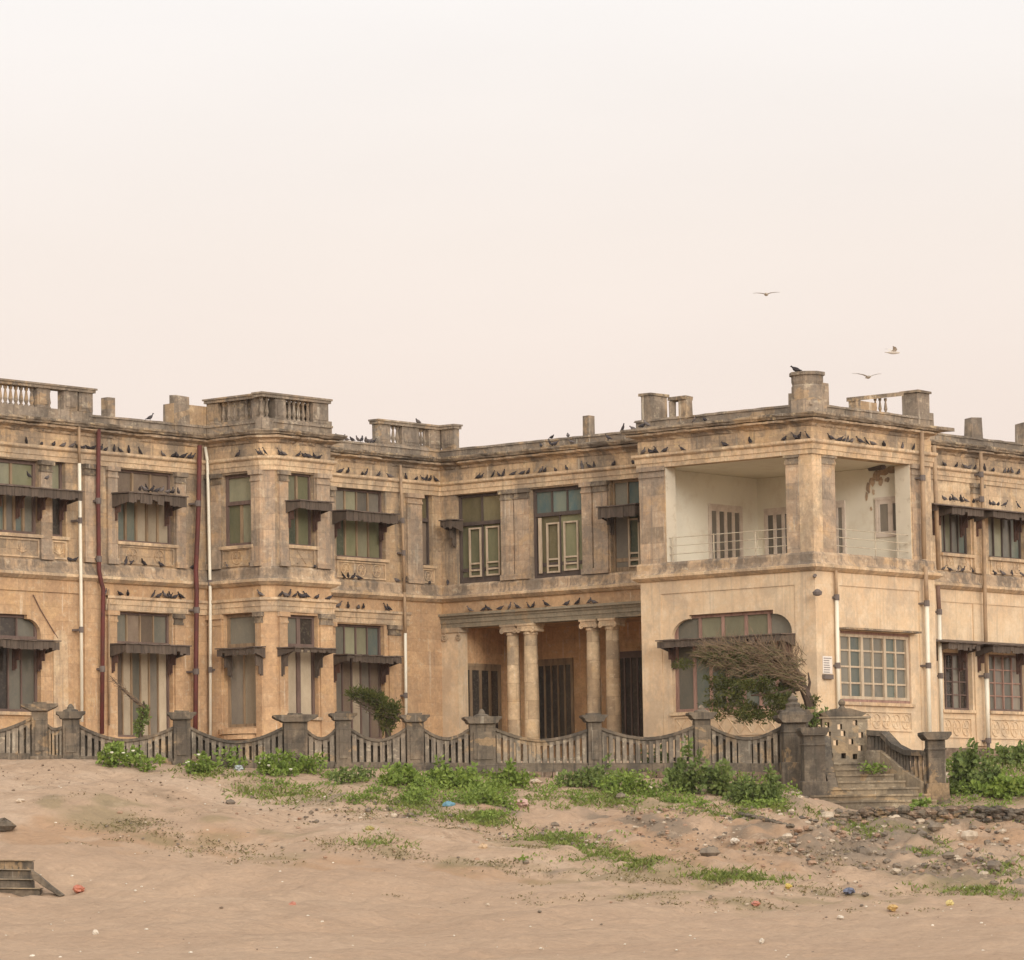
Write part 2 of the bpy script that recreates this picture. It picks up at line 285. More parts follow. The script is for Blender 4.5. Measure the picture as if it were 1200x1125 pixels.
def window(F, tg, x0, x1, yt, yb, n=2, tr=None, lo=('p_green',), up=None, nu=None, fm='dark', rec=.2, fw=.07, mw=.05, rows=1, sill=True, arch=None, name='window', kick=0, sillmat='mould', mm=None):
    """x0,x1 = jambs, yt,yb = head and foot at mid width (photo pixels on this face)"""
    xm, ym = (x0+x1)/2, (yt+yb)/2
    a0, a1 = F.s_(x0, ym), F.s_(x1, ym); z1, z0 = F.z_(xm, yt), F.z_(xm, yb)
    if tg: hole(F, tg, a0, a1, z0, z1)
    fr = MB(); t = fw; zt = z1-(z1-z0)*tr if tr else z1-t
    f0, f1 = -rec-.06, -rec+.04
    fr.box(F, a0, a0+t, z0, z1, f0, f1); fr.box(F, a1-t, a1, z0, z1, f0, f1); fr.box(F, a0+t, a1-t, z1-t, z1, f0, f1); fr.box(F, a0+t, a1-t, z0, z0+t, f0, f1)
    if tr: fr.box(F, a0+t, a1-t, zt-.06, zt+.06, f0, f1+.04)
    ztop = zt-.06 if tr else z1-t
    mlb = fr if mm is None else MB()
    def leafs(n, za, zb, mats, rows=1, kick=0):
        w_ = (a1-a0-2*t)/n
        for i in range(n):
            b0, b1 = a0+t+i*w_, a0+t+(i+1)*w_
            if i: mlb.box(F, b0-mw/2, b0+mw/2, za, zb, f0+.01, f1-.015)
        if rows > 1:
            for j in range(1, rows):
                zz = za+(zb-za)*j/rows; mlb.box(F, a0+t, a1-t, zz-mw*.4, zz+mw*.4, f0+.015, f1-.03)
        if kick:
            mlb.box(F, a0+t, a1-t, za, za+kick*.3, f0+.015, f1-.04); mlb.box(F, a0+t, a1-t, za+kick*.72, za+kick, f0+.015, f1-.04)
        by = {}
        for i in range(n):
            by.setdefault(mats[i % len(mats)], []).append(i)
        return [(mt, [(a0+t+i*w_, a0+t+(i+1)*w_, za, zb) for i in ii]) for mt, ii in by.items()]
    P = leafs(n, z0+t, ztop, lo, rows, kick)
    if tr: P += leafs(nu or n, zt+.06, z1-t, up or lo)
    fo = fr.build(name, M[fm], PAL)
    if mm is not None: mlb.build('glazing_bar', M[mm], fo)
    for mt, rects in P:
        for r in rects:
            p = MB(); dd = random.uniform(-.012, .012); p.box(F, r[0], r[1], r[2], r[3], f0-.03+dd, f0+.03+dd)
            p.build('pane' if mt != 'p_board' else 'board', M['p_dark' if random.random() < .07 and mt in ('p_slate', 'p_teal', 'p_sage', 'p_grey') else mt], fo)
    if sill:
        sb = MB(); sb.box(F, a0-.08, a1+.08, z0-.1, z0, -.02, .1); sb.build('sill', M[sillmat], fo)
    if arch:                               # rounded upper corners: spandrels that fill the hole
        for side in arch:
            r = arch[side]; c = []
            mb = MB(); zt0 = z1-.12
            if side == 'l': cn = (a0, z1); pts = [(a0+r-r*math.cos(q), zt0-r*.85+r*.85*math.sin(q)) for q in np.linspace(0, math.pi/2, 8)]
            else: cn = (a1, z1); pts = [(a1-r+r*math.cos(q), zt0-r*.85+r*.85*math.sin(q)) for q in np.linspace(0, math.pi/2, 8)]
            poly = [cn]+pts+[(pts[-1][0], z1)]
            if side == 'l': poly = poly[::-1]
            mb.prism(F, poly[::1], -.14, 0.0); mb.build('spandrel', M['lower' if F is L else 'plaster'], fo)
    return fo, (a0, a1, z0, z1)
def awning(F, x0, x1, yt, yb, proj=.75, nb=2, ragged=.016, gap=(), brm='rust', xc=None):
    Fp = F.shift(proj); xm, ym = (x0+x1)/2 if xc is None else xc, (yt+yb)/2
    a0, a1 = Fp.s_(x0, ym), Fp.s_(x1, ym); z1, z0 = Fp.z_(xm, yt), Fp.z_(xm, yb); z0 += .22*(z1-z0)
    mb = MB(); a = a0
    while a < a1-.02:                      # fascia boards
        b = min(a1, a+random.uniform(.1, .16))
        if not any(g[0] < (a+b)/2-a0 < g[1] for g in gap):
            mb.box(F, a, b-.006, z0+random.uniform(-ragged, ragged)+(random.uniform(0, .14) if random.random() < .18 else 0), z1+random.uniform(-.02, .01), proj-.03, proj+random.uniform(-.004, .006))
        a = b
    for e_ in (a0, a1-.03):
        mb.add([F.pt(e_+q, z, d) for q in (0, .03) for z, d in ((z1-.04, proj-.031), (z0+.04, proj-.031), (z0-.12, .0), (z1+.0, .0))], [(0, 1, 2, 3), (7, 6, 5, 4), (0, 4, 5, 1), (1, 5, 6, 2), (2, 6, 7, 3), (3, 7, 4, 0)])
    fo = mb.build('awning', M['awning'], PAL)
    tp = MB(); n = max(3, int((a1-a0)/.3)); 
    for i in range(n):
        b0, b1 = a0-.04+(a1-a0+.08)*i/n, a0-.04+(a1-a0+.08)*(i+1)/n-.008; e1 = random.uniform(-.012, .012)
        tp.add([F.pt(q, z, d) for q in (b0, b1) for z, d in ((z1+.05+e1, 0.002), (z1+.01+e1, 0.002), (z1+e1, proj+.05), (z1+.035+e1, proj+.05))], [(0, 1, 2, 3), (7, 6, 5, 4), (0, 4, 5, 1), (1, 5, 6, 2), (2, 6, 7, 3), (3, 7, 4, 0)])
    tp.build('awning_board', M['awntop'], fo)
    for i in range(nb):
        q = a0+.1+(a1-a0-.28)*i/max(1, nb-1); b = MB()
        b.box(F, q, q+.08, z1-.85, z1-.01, 0.0, .07); b.box(F, q, q+.08, z1-.1, z1-.012, .07, proj-.06); b.prism(F, [(q+.02, z1-.8), (q+.06, z1-.8), (q+.06, z1-.1), (q+.02, z1-.1)], .07, .16); b.prism(F, [(q+.02, z1-.55), (q+.06, z1-.55), (q+.06, z1-.1), (q+.02, z1-.1)], .16, .3)
        arc = [(proj*.85*(1-math.cos(t)), z1-.8+.74*math.sin(t)) for t in np.linspace(.25, math.pi/2, 6)]
        b.tube([F.pt(q+.04, z, .05+d) for d, z in arc], .035, 5)
        b.build('bracket', M[brm], fo)
    return fo
def pilaster(F, x0, x1, z0, z1, d=.07, mat='pier', cap=True, base=True, ym=640):
    a0, a1 = F.s_(x0, ym), F.s_(x1, ym); mb = MB(); mb.box(F, a0, a1, z0, z1-(.34 if cap else 0), -.02, d)
    o = mb.build('pilaster', M[mat], PAL)
    if cap:
        c = MB(); c.box(F, a0-.02, a1+.02, z1-.34, z1-.27, -.02, d+.03); c.box(F, a0, a1, z1-.27, z1-.14, -.02, d+.012); c.box(F, a0-.05, a1+.05, z1-.14, z1, -.02, d+.08, .004); c.build('capital', M['grime' if random.random() < .35 else mat], o)
    if base:
        c = MB(); c.box(F, a0-.03, a1+.03, z0, z0+.18, d, d+.05); c.build('plinth', M[mat], o)
    return o
def sweep(path, prof, mat, name, step=.3, jit=.012, parent=PAL):
    """profile (d,z) carried along a plan path with mitred corners, its edge worn by jitter"""
    P = [np.array(p, float) for p in path]; cols = []
    for i in range(len(P)-1):
        e_ = P[i+1]-P[i]; ln = np.linalg.norm(e_); k = max(1, int(ln/step))
        for j in range(k):
            if j == 0:
                def nrm(v): v = v/np.linalg.norm(v); return np.array([v[1], -v[0]])
                n1 = nrm(e_)
                if i: n0 = nrm(P[i]-P[i-1]); mt = (n0+n1); mt = mt/(mt@n1)
                else: mt = n1
                cols.append((P[i], mt))
            else: cols.append((P[i]+e_*j/k, n1))
    cols.append((P[-1], n1))
    m = len(prof); mb = MB(); vs = []
    chip = 0
    for ci, (p, n_) in enumerate(cols):
        if random.random() < .06: chip = random.uniform(0, 3*jit)
        elif random.random() < .4: chip = 0
        for d, z in prof:
            dd = d-(random.uniform(0, jit)+chip)*(1 if d > .03 else 0); q = p+n_*dd; vs.append((q[0], q[1], z+random.uniform(-jit, jit)*.35))
    fs = [(i*m+j, i*m+j+1, (i+1)*m+j+1, (i+1)*m+j)[::-1] for i in range(len(cols)-1) for j in range(m-1)]
    mb.add(vs, fs); return mb.build(name, M[mat], parent)

C_ = .32
PATH = [(76, vL), (uB, vL), (uB, vB+C_), (uB+C_, vB), (uBR, vB), (uBR, vL), (uW, vL), (uW, vWK), (uK, vWK), (uK, vR), (uRE, vR), (uRE, vE), (124, vE)]
def sub(i, j): return PATH[i:j+1]
# --- windows, upper storey, left wing
window(L, 'Lu', -36, 46, 537, 624, n=7, tr=.36, lo=('p_grey', 'p_teal', 'p_board', 'p_teal', 'p_grey', 'p_teal', 'p_slate'), up=('p_sage', 'p_sage', 'p_green'), nu=3, fm='purple', fw=.1, mm='tan', mw=.09)
window(L, 'Lu', 60.5, 77, 540.5, 629, n=1, tr=.4, lo=('p_slate',), up=('p_sage',), fm='purple', fw=.08)
window(L, 'Lu', 137.5, 204, 552, 636.5, n=5, tr=.37, lo=('p_teal', 'p_teal', 'p_cream', 'p_cream', 'p_cream'), up=('p_board', 'p_board', 'p_board'), nu=3, fm='purple', mm='tan', mw=.08)
window(L, 'Lu', 394, 451.5, 573.5, 654, n=4, tr=.34, lo=('p_moss', 'p_green', 'p_sage', 'p_green'), up=('p_slate', 'p_sage', 'p_grey', 'p_grey'), nu=4, fm='purple', mm='tan', mw=.07)
window(L, 'Lu', 495, 507, 580.5, 662.5, n=1, tr=.35, lo=('p_board',), up=('p_olive',), fm='dark', fw=.06)
window(BL, 'BLu', 260.5, 295.7, 555.5, 639.5, n=2, tr=.4, lo=('p_green', 'p_sage'), up=('p_sage',), nu=1, fm='purple', fw=.1, mm='tan', mw=.1)
window(BR, 'BRu', 337.5, 368.5, 555, 639.5, n=2, tr=.4, lo=('p_moss', 'p_green'), up=('p_sage', 'p_green'), fm='purple', fw=.06, mm='tan', mw=.09)
awning(L, -40, 97, 571, 584, .85, 6); awning(L, 151, 219, 580, 595, .8, 2, gap=()); awning(L, 406, 467, 601, 615, .7, 2); awning(BR, 352, 390, 588, 600, .7, 2)
# --- lower storey, left wing
window(L, 'Ll', -19, 48, 719.5, 834, n=4, tr=.24, lo=('p_slate', 'p_teal', 'p_slate', 'p_slate'), up=('p_slate', 'p_sage', 'p_slate'), nu=3, fm='purple', fw=.09, arch={'l': .55, 'r': .55})
window(L, 'Ll', 136.5, 202.5, 718, 864, n=6, tr=.25, lo=('p_board', 'p_cream', 'p_slate', 'p_cream', 'p_grey', 'p_cream'), up=('p_slate', 'p_board', 'p_board', 'p_slate'), nu=4, fm='purple', mm='tan', name='door', sill=False)
window(L, 'Ll', 394, 451, 732, 866, n=5, tr=.28, lo=('p_grey', 'p_board', 'p_cream', 'p_grey', 'p_board'), up=('p_slate', 'p_sage', 'p_sage', 'p_teal'), nu=4, fm='purple', name='door', sill=False)
window(BL, 'BLl', 262.5, 299.5, 719, 852, n=2, tr=.28, lo=('p_grey', 'p_cream'), up=('p_slate',), nu=1, fm='tan', fw=.1, name='door', sill=False)
window(BR, 'BRl', 337, 373, 721, 840, n=2, tr=.3, lo=('p_cream', 'p_cream'), up=('p_slate', 'p_slate'), fm='purple', fw=.09, mw=.16)
awning(L, -26, 70, 750, 763, .8, 4); awning(L, 148, 223, 756, 769, .8, 2); awning(L, 407, 471, 769, 779, .75, 2); awning(BL, 254, 298, 760, 770, .5, 2, brm='awning'); awning(BR, 346, 394, 760, 766, .75, 2, brm='awning')
mb = MB(); a = (BL.s_(259, 852)+BL.s_(303, 852))/2; z = BL.z_(280, 856)
for i, (rr, zz) in enumerate(((.78, z), (.7, z-.16))):
    mb.vprism([(BL.pt(a+rr*math.cos(q), 0, .02+rr*.6*math.sin(q))[0], BL.pt(a+rr*math.cos(q), 0, .02+rr*.6*math.sin(q))[1]) for q in np.linspace(0, math.pi, 12)][::-1], zz-.12, zz+.04-.02*i)
mb.build('curved_sill', M['lower'], PAL)
# --- portico wing, upper storey (tall casements)
window(Wf, 'Wu', 534.5, 588, 578, 682.5, n=2, tr=.33, lo=('p_green', 'p_green'), up=('p_olive', 'p_olive'), fm='dark', fw=.09, kick=.42, sill=False)
window(Wf, 'Wu', 622, 682.5, 570.5, 677, n=2, tr=.29, lo=('p_olive', 'p_green'), up=('p_blue', 'p_blue', 'p_blue'), nu=3, fm='dark', fw=.11, kick=.42, sill=False, mm='dark')
window(Wf, 'Wu', 715, 749.4, 562, 671, n=2, tr=.3, lo=('p_grey', 'p_moss'), up=('p_slate', 'p_blue'), fm='tan', fw=.07, kick=.42, sill=False)
for x0, x1, yt, yb in ((546, 560, 618, 676), (566, 582, 616, 674), (637, 652, 612, 671), (657, 674, 610, 668), (733, 746, 607, 664)):   # pale casement leaves
    a0, a1 = Wf.s_(x0, 640), Wf.s_(x1, 640); z1, z0 = Wf.z_((x0+x1)/2, yt), Wf.z_((x0+x1)/2, yb); mb = MB(); t = .055
    mb.box(Wf, a0, a0+t, z0, z1, -.2, -.145); mb.box(Wf, a1-t, a1, z0, z1, -.2, -.145)
    for q in (z1-t, z0+.42, z0, z0+.2): mb.box(Wf, a0+t, a1-t, q, q+t, -.2, -.145)
    mb.build('casement_leaf', M['pale'], PAL)
mb = MB(); a = Wf.s_(628.5, 650); mb.box(Wf, a, a+.12, Wf.z_(628, 672), Wf.z_(628, 607), -.17, -.12); mb.build('pale_board', M['pale'], PAL)
awning(Wf, 700.5, 745, 593, 609, .6, 2, ragged=.04, brm='awning')
awning(Wf, 516, 529, 610, 621, .6, 1, ragged=.05, brm='awning')
# --- block and right wing windows
window(K, 'Kl', 787.5, 929, 717.5, 832, n=7, tr=.28, lo=('p_slate', 'p_teal', 'p_teal', 'p_slate', 'p_teal', 'p_slate', 'p_grey'), up=('p_slate', 'p_sage', 'p_sage', 'p_sage', 'p_slate'), nu=5, fm='pink', fw=.1, mw=.1, arch={'l': .7, 'r': .7})
awning(K, 770, 916, 747.5, 758, .7, 4)
window(Rf, 'Rl', 983, 1067.5, 741, 823.5, n=6, lo=('p_slate', 'p_teal', 'p_slate', 'p_slate', 'p_teal', 'p_slate'), rows=4, fm='pink', fw=.09, mw=.07, mm='pale', rec=.1)
mb = MB(); a0, a1 = Rf.s_(983, 780), Rf.s_(1067.5, 780); z0, z1 = Rf.z_(1025, 823.5), Rf.z_(1025, 741)
for q in (a0+.1, a0+.1+(a1-a0-.2)/3, a0+.1+(a1-a0-.2)*2/3, a1-.1): mb.box(Rf, q-.065, q+.065, z0+.09, z1-.09, -.155, -.052)
for z in (z0+.14, z1-.13): mb.box(Rf, a0+.166, a1-.166, z-.045, z+.045, -.15, -.058)
mb.build('casement_frame', M['pale'], PAL)
mb = MB(); a0, a1 = Rf.s_(982, 740), Rf.s_(1071, 740)
mb.box(Rf, a0, a1, 7.04, 7.1, .001, .3); mb.build('hood_slab', M['grime'], PAL)
for x0, x1 in ((1103, 1137.5), (1158.5, 1201), (1222, 1262)):
    window(E, 'Eu', x0, x1, 600+(x0-1103)*.1, 649+(x0-1103)*.1, n=4, lo=('p_slate', 'p_sage', 'p_slate', 'p_teal'), fm='dark', fw=.07)
    window(E, 'El', x0+1, x1+2, 765+(x0-1103)*.04, 832+(x0-1103)*.03, n=4, rows=4, lo=('p_slate', 'p_grey', 'p_slate', 'p_grey'), fm='purple', fw=.08, mw=.05, mm='pink' if x0 > 1150 else 'purple')
awning(E, 1096+20, 1153, 596, 606, .85, 2); awning(E, 1164, 1216, 601, 611, .85, 2); awning(E, 1096+16, 1149, 754.5, 764, .75, 2); awning(E, 1164, 1216, 758, 768, .75, 2)
for yy, q in ((593, .85), (752.5, .75)):
    mb = MB()
    Fq = E.shift(q); a0 = Fq.s_(1092, yy); a1 = Fq.s_(1228, yy); z = Fq.z_(1110, yy); mb.add([E.pt(q_, zz, d) for q_ in (a0, a1) for zz, d in ((z+.16, .002), (z+.12, .002), (z-.0, q+.1), (z+.04, q+.1))], [(0, 1, 2, 3), (7, 6, 5, 4), (0, 4, 5, 1), (1, 5, 6, 2), (2, 6, 7, 3), (3, 7, 4, 0)])
    mb.build('awning_sheet', M['awntop'], PAL)

# --- wall bodies (below the string course, above it)
sB = lambda v: -v
ZW = ZS-.04
wall(L, 76, uW, Z0, ZW, M['lower'], HOLES.get('Ll', [])); wall(L, 76, uW, ZW, ZC+.1, M['upper'], HOLES.get('Lu', []))
wall(BL, sB(vL), sB(vB+C_), Z0, ZW, M['lower'], HOLES['BLl']); wall(BL, sB(vL), sB(vB+C_), ZW, ZC+.1, M['upper'], HOLES['BLu'])
wall(BR, uB+C_, uBR, Z0, ZW, M['lower'], HOLES['BRl']); wall(BR, uB+C_, uBR, ZW, ZC+.1, M['upper'], HOLES['BRu'])
CHF = Face((uB, vB+C_), (C_, -C_)); wall(CHF, 0, C_*math.sqrt(2), Z0, ZW, M['lower'], name='corner_pier'); wall(CHF, 0, C_*math.sqrt(2), ZW, ZC+.1, M['pier'], name='corner_pier')
ret = Face((uBR, 0), (0, 1)); wall(ret, vB, vL, Z0, ZC+.1, M['upper'])
wall(Wf, sB(vL), sB(vWK), 8.36, ZW, M['lower']); wall(Wf, sB(vL), sB(vWK), ZW, ZC+.1, M['upper'], HOLES['Wu'])
ret2 = Face((0, vWK), (-1, 0)); wall(ret2, -uW, -uK, Z0, ZC+.1, M['upper'])
K0, K1 = sB(vWK), sB(vR)
wall(K, K0, K1, Z0, ZW, M['plaster'], HOLES['Kl']); wall(Rf, uK, uRE, Z0, ZW, M['plaster'], HOLES['Rl'])
ka = K.s_(780.5, 600); rb = Rf.s_(1067.5, 610); ZF, ZL = 9.16, 12.38
wall(K, K0, K1, ZW, ZC+.1, M['mould'], [(ka, K1, ZF, ZL)], .5); wall(Rf, uK, uRE, ZW, ZC+.1, M['mould'], [(uK, rb, ZF, ZL)], .5)
wall(E, uRE, 124, 3.62, ZW, M['plaster'], HOLES['El']); wall(E, uRE, 124, ZW, ZC+.1, M['mould'], HOLES['Eu'])
wall(Face((uRE, 0), (0, 1)), vR, vE, Z0, ZC+.1, M['lower'])
mb = MB(); mb.box(E, uRE, 124, 2.6, 3.62, -.3, .08); mb.build('footing', M['foot'], PAL)
# loggia corner pier, chamfered
kv, ru = -K.s_(921, 600), Rf.s_(980, 600)
pl = [(uK+.02, kv), (uK+.02, vR+.5), (uK+.55, vR+.02), (ru, vR+.02), (ru, vR+.55), (uK+.55, kv)]
mb = MB(); mb.vprism(pl, ZF, ZL-.3); o = mb.build('loggia_pier', M['pier'], PAL)
def grow(pl, k):
    c = np.mean(pl, axis=0); return [tuple(c+(np.array(p)-c)*(1+k)) for p in pl]
mb = MB(); mb.vprism(grow(pl, .05), ZL-.3, ZL-.2); mb.vprism(grow(pl, .02), ZL-.2, ZL-.1); mb.vprism(grow(pl, .1), ZL-.1, ZL+.08); mb.build('capital', M['grime'], o)
mb = MB(); mb.vprism(grow(pl, .05), ZF, ZF+.22); mb.build('plinth', M['mould'], o)
# loggia room
ub, vb = 107.1, 78.3
Ain = Face((0, vb), (1, 0)); Bin = Face((ub, 0), (0, -1))
wall(Ain, uK, ub, ZF, ZL, M['inner'], name='loggia_wall'); wall(Bin, -vb, -(vR+.3), ZF, ZL, M['inner'], name='loggia_wall')
mb = MB(); mb.vprism([(uK+.04, vR+.04), (ub, vR+.04), (ub, vb), (uK+.04, vb)], ZF-.15, ZF); mb.build('loggia_floor', M['mould'], PAL)
mb = MB(); mb.vprism([(uK+.04, vR+.04), (ub, vR+.04), (ub, vb), (uK+.04, vb)], ZL+.004, ZL+.2); mb.build('loggia_ceiling', M['inner'], PAL)
kj = Face((0, -ka), (1, 0)); mb = MB(); mb.box(kj, uK+.004, uK+.5, ZF, ZL-.02, 0, .012); mb.build('whitewashed_jamb', M['white'], PAL)
rj = Face((rb, 0), (0, -1)); mb = MB(); mb.box(rj, -(vR+.56), -(vR+.004), ZF, ZL-.02, 0, .012); mb.build('whitewashed_jamb', M['white'], PAL)
def leafdoor(F, x0, x1, yt, yb, n, fm='pale', gl='p_grey', name='door'):
    ym = (yt+yb)/2; a0, a1 = F.s_(x0, ym), F.s_(x1, ym); z1 = F.z_((x0+x1)/2, yt); z0 = F.z_((x0+x1)/2, yb) if yb else ZF
    mb = MB(); t = .07; mb.box(F, a0, a1, z1-.09, z1, .001, .07); mb.box(F, a0, a0+t, z0, z1-.09, .001, .06); mb.box(F, a1-t, a1, z0, z1-.09, .001, .06)
    w_ = (a1-a0-2*t)/n; G_ = []
    for i in range(n):
        b0 = a0+t+w_*i; k = .3 if fm == 'frost' else .2
        mb.box(F, b0, b0+w_*k*.6, z0, z1-.09, .001, .05); mb.box(F, b0+w_*(1-k*.6), b0+w_, z0, z1-.09, .001, .05); mb.box(F, b0+w_*k*.6, b0+w_*(1-k*.6), z1-.22, z1-.09, .001, .05); mb.box(F, b0+w_*k*.6, b0+w_*(1-k*.6), z0, z0+.18, .001, .05)
        G_.append((b0+w_*k*.6, b0+w_*(1-k*.6), z0+.18, z1-.22))
    o = mb.build(name, M[fm], PAL)
    for r in G_: g = MB(); g.box(F, *r, .001, .02); g.build('pane', M[gl], o)
    return o
leafdoor(Ain, 830, 869, 592, 664, 4, 'frost'); leafdoor(Bin, 897, 931, 595, 657, 3, 'frost'); leafdoor(Bin, 972, 991.5, 587, 655, 2, 'frost'); leafdoor(Bin, 1027, 1062, 582, 629, 2, 'frost', name='window')
mb = MB()                      # broken plaster round the fallen ceiling beam: ragged scabs
for x, y, w_, h_ in ((1046, 551, 7, 5), (1036, 553, 7, 6), (1028, 558, 5, 7), (1022, 564, 4, 6), (1018, 572, 2.5, 7), (1016, 582, 1.6, 6), (1032, 564, 3, 5), (1040, 562, 3, 3), (1024, 577, 1.5, 4), (1021, 596, 1.2, 3)):
    mb = MB(); mb.prism(Bin, [(Bin.s_(x+w_*math.cos(q)*random.uniform(.6, 1.2), y), Bin.z_(x, y-h_*math.sin(q)*random.uniform(.6, 1.2))) for q in np.linspace(0, 2*math.pi, 11)[:-1]], .001, .012+random.uniform(0, .02)); mb.build('broken_plaster', M['pier'], PAL)
mb = MB(); mb.box(Bin, Bin.s_(1044, 549), Bin.s_(1050, 549), Bin.z_(1047, 552), Bin.z_(1047, 547), .001, .05); mb.build('broken_plaster', M['pier'], PAL)
mb = MB(); mb.tube([Bin.pt(Bin.s_(1020, 548), Bin.z_(1020, 549), .02), Bin.pt(Bin.s_(1050, 548), Bin.z_(1046, 549), .7)], .09, 6); mb.build('loose_beam', M['dark'], PAL)
# railings
def railing(F, x0, x1, posts, y):
    a0, a1 = F.s_(x0, y), F.s_(x1, y); mb = MB()
    for z in (9.36, 9.62, 9.88, 10.14): mb.tube([F.pt(a0, z, -.12), F.pt(a1, z, -.12)], .014, 6)
    for x in posts: mb.tube([F.pt(F.s_(x, y), ZF, -.12), F.pt(F.s_(x, y), 10.17, -.12)], .02, 6)
    mb.build('railing', M['rail'], PAL)
railing(K, 779, 924, (786, 834, 883), 650); railing(Rf, 978, 1069, (1030, 1056), 650)
# --- portico
up_, zf = 106.6, 3.5
Pb = Face((up_, 0), (0, -1)); Ps = Face((0, 88.3), (1, 0))
wall(Pb, -88.3, sB(vWK-.0), Z0, 8.36, M['portico'], name='portico_wall'); wall(Ps, uW, up_, Z0, 8.36, M['portico'], name='portico_wall')
ret3 = Face((0, vWK), (-1, 0)); wall(ret3, -up_-1, -uW, Z0, 8.36, M['plaster'], name='portico_wall')
mb = MB(); mb.vprism([(uW+.5, vWK), (up_, vWK), (up_, 88.3), (uW+.5, 88.3)], 7.96, 8.1); mb.build('portico_ceiling', M['portico'], PAL)
mb = MB(); mb.vprism([(uW-.2, vWK), (up_, vWK), (up_, 88.3), (uW-.2, 88.3)], 3.3, 3.5); mb.build('portico_floor', M['step'], PAL)
mb = MB(); b0, b1 = sB(vL), sB(vWK)
mb.box(Wf, b0, b1, 7.93, 8.08, -.5, .05); mb.box(Wf, b0, b1, 8.08, 8.23, -.5, .08); mb.box(Wf, b0, b1, 8.23, 8.32, -.5, .12); mb.box(Wf, b0, b1, 8.32, 8.4, -.5, .2); mb.build('beam', M['beam'], PAL)
leafdoor(Ps, 538.5, 586, 778, 872, 4, 'tan', 'p_dark'); leafdoor(Pb, 630, 673, 772, 874, 5, 'tan', 'p_dark'); leafdoor(Pb, 724, 758, 763, 872, 4, 'purple', 'p_dark')
def column(x0, x1, half=False):
    Wc = Wf.shift(-.24); a0, a1 = Wc.s_(x0, 790), Wc.s_(x1, 790); c = Wf.pt((a0+a1)/2, 0, -.24); r = (a1-a0)/2*.9
    mb = MB(); mb.lathe((c[0], c[1], 3.5), [(r*1.25, 0), (r*1.25, .16), (r*1.12, .2), (r*1.1, .3), (r*1.03, .34), (r, 2.2), (r*.9, 4.06)], 16)
    o = mb.build('column', M['column'], PAL, True); k = MB(); zc = 7.58
    k.lathe((c[0], c[1], zc-.03), [(r*.92, 0), (r*1.02, .03), (r*1.02, .1), (r*.95, .12)], 12)
    k.box(Wf, (a0+a1)/2-r*1.3, (a0+a1)/2+r*1.3, zc+.1, zc+.2, -.24-r*1.1, -.24+r*1.15); k.box(Wf, (a0+a1)/2-r*1.5, (a0+a1)/2+r*1.5, zc+.28, zc+.345, -.24-r*1.3, -.24+r*1.35)
    k.box(Wf, (a0+a1)/2-r*1.35, (a0+a1)/2+r*1.35, zc+.2, zc+.28, -.24-r*1.2, -.24+r*1.2)
    for sgn in (-1, 1):                    # volutes
        for dd in (r*1.12,):
            cc = (a0+a1)/2+sgn*r*1.2; pts = []
            for q in np.linspace(0, 3.4*math.pi, 22):
                rr = .085*(1-q/(4.4*math.pi)); pts.append(Wf.pt(cc+sgn*rr*math.sin(q), zc+.13+rr*math.cos(q), -.24+dd))
            k.tube(pts, .024, 5)
        k.tube([Wf.pt((a0+a1)/2+sgn*r*1.2, zc+.13, -.24-r*1.1), Wf.pt((a0+a1)/2+sgn*r*1.2, zc+.13, -.24+r*1.1)], .06, 10)
    k.build('capital', M['mould'], o)
for x0, x1 in ((595, 608.5), (615, 630), (688.5, 703), (711, 726)): column(x0, x1)
o = pilaster(Wf, 518.2, 538, 3.5, 7.93, .04, 'plaster', cap=False, ym=790); k = MB(); a0, a1 = Wf.s_(521.5, 790), Wf.s_(538, 790)
k.box(Wf, a0-.02, a1+.1, 7.78, 7.93, -.4, .1)
for cc in (a0+.05, a1+.04):
    k.tube([Wf.pt(cc+.13*(1-q/14)*math.sin(q), 7.62+.13*(1-q/14)*math.cos(q), .07) for q in np.linspace(0, 10.5, 22)], .03, 5)
k.build('capital', M['mould'], o)
mb = MB(); mb.box(Wf, -vL, a1, 3.5, 7.93, -.45, -.02); mb.build('jamb', M['plaster'], PAL)
# --- pilasters and panel surrounds
U0, U1 = 9.38, ZH
for F, x0, x1 in ((L, 46.5, 59.5), (L, 125, 136.5), (L, 205, 216), (L, 376, 390), (BL, 245, 259.5), (BL, 296.5, 307), (BR, 326.5, 336.5), (BR, 370, 385), (L, 476, 493), (Wf, 589, 603.5), (Wf, 605, 621), (Wf, 684, 695.5), (Wf, 697.5, 714)):
    pilaster(F, x0, x1, U0, U1, .08)
pilaster(L, 97, 112, Z0, 8.8, .1, 'lower', ym=780, cap=False); pilaster(L, 97, 112, U0, U1, .12, 'pier')
pilaster(K, 751, 780, ZF, ZL+.02, .02, 'pier', base=False); pilaster(Rf, 1069.5, 1080, ZF, ZL, .03, 'pier')
for x in (1145, 1210): pilaster(E, x-6, x+6, U0, U1, .09, 'mould'); pilaster(E, x-4, x+8, 3.7, 8.36, .05, 'plaster', cap=False, ym=780)
for x0, x1 in ((125, 136), (204, 213), (376, 391), (455, 468)): pilaster(L, x0, x1, Z0, 7.96, .06, 'lower', ym=780)
for F, x0, x1 in ((BL, 246, 261), (BL, 301, 308), (BR, 326.5, 336), (BR, 374.5, 389)): pilaster(F, x0, x1, Z0, 7.96, .06, 'lower', ym=780)
mb = MB(); mb.box(K, K0+.001, K.s_(775, 700), Z0, 8.39, 0, .03); mb.box(K, K.s_(932, 700), K1, Z0, 8.39, 0, .03); mb.box(K, K0+.001, K1, 8.39, 8.8, 0, .03); mb.build('panel_surround', M['plaster'], PAL)
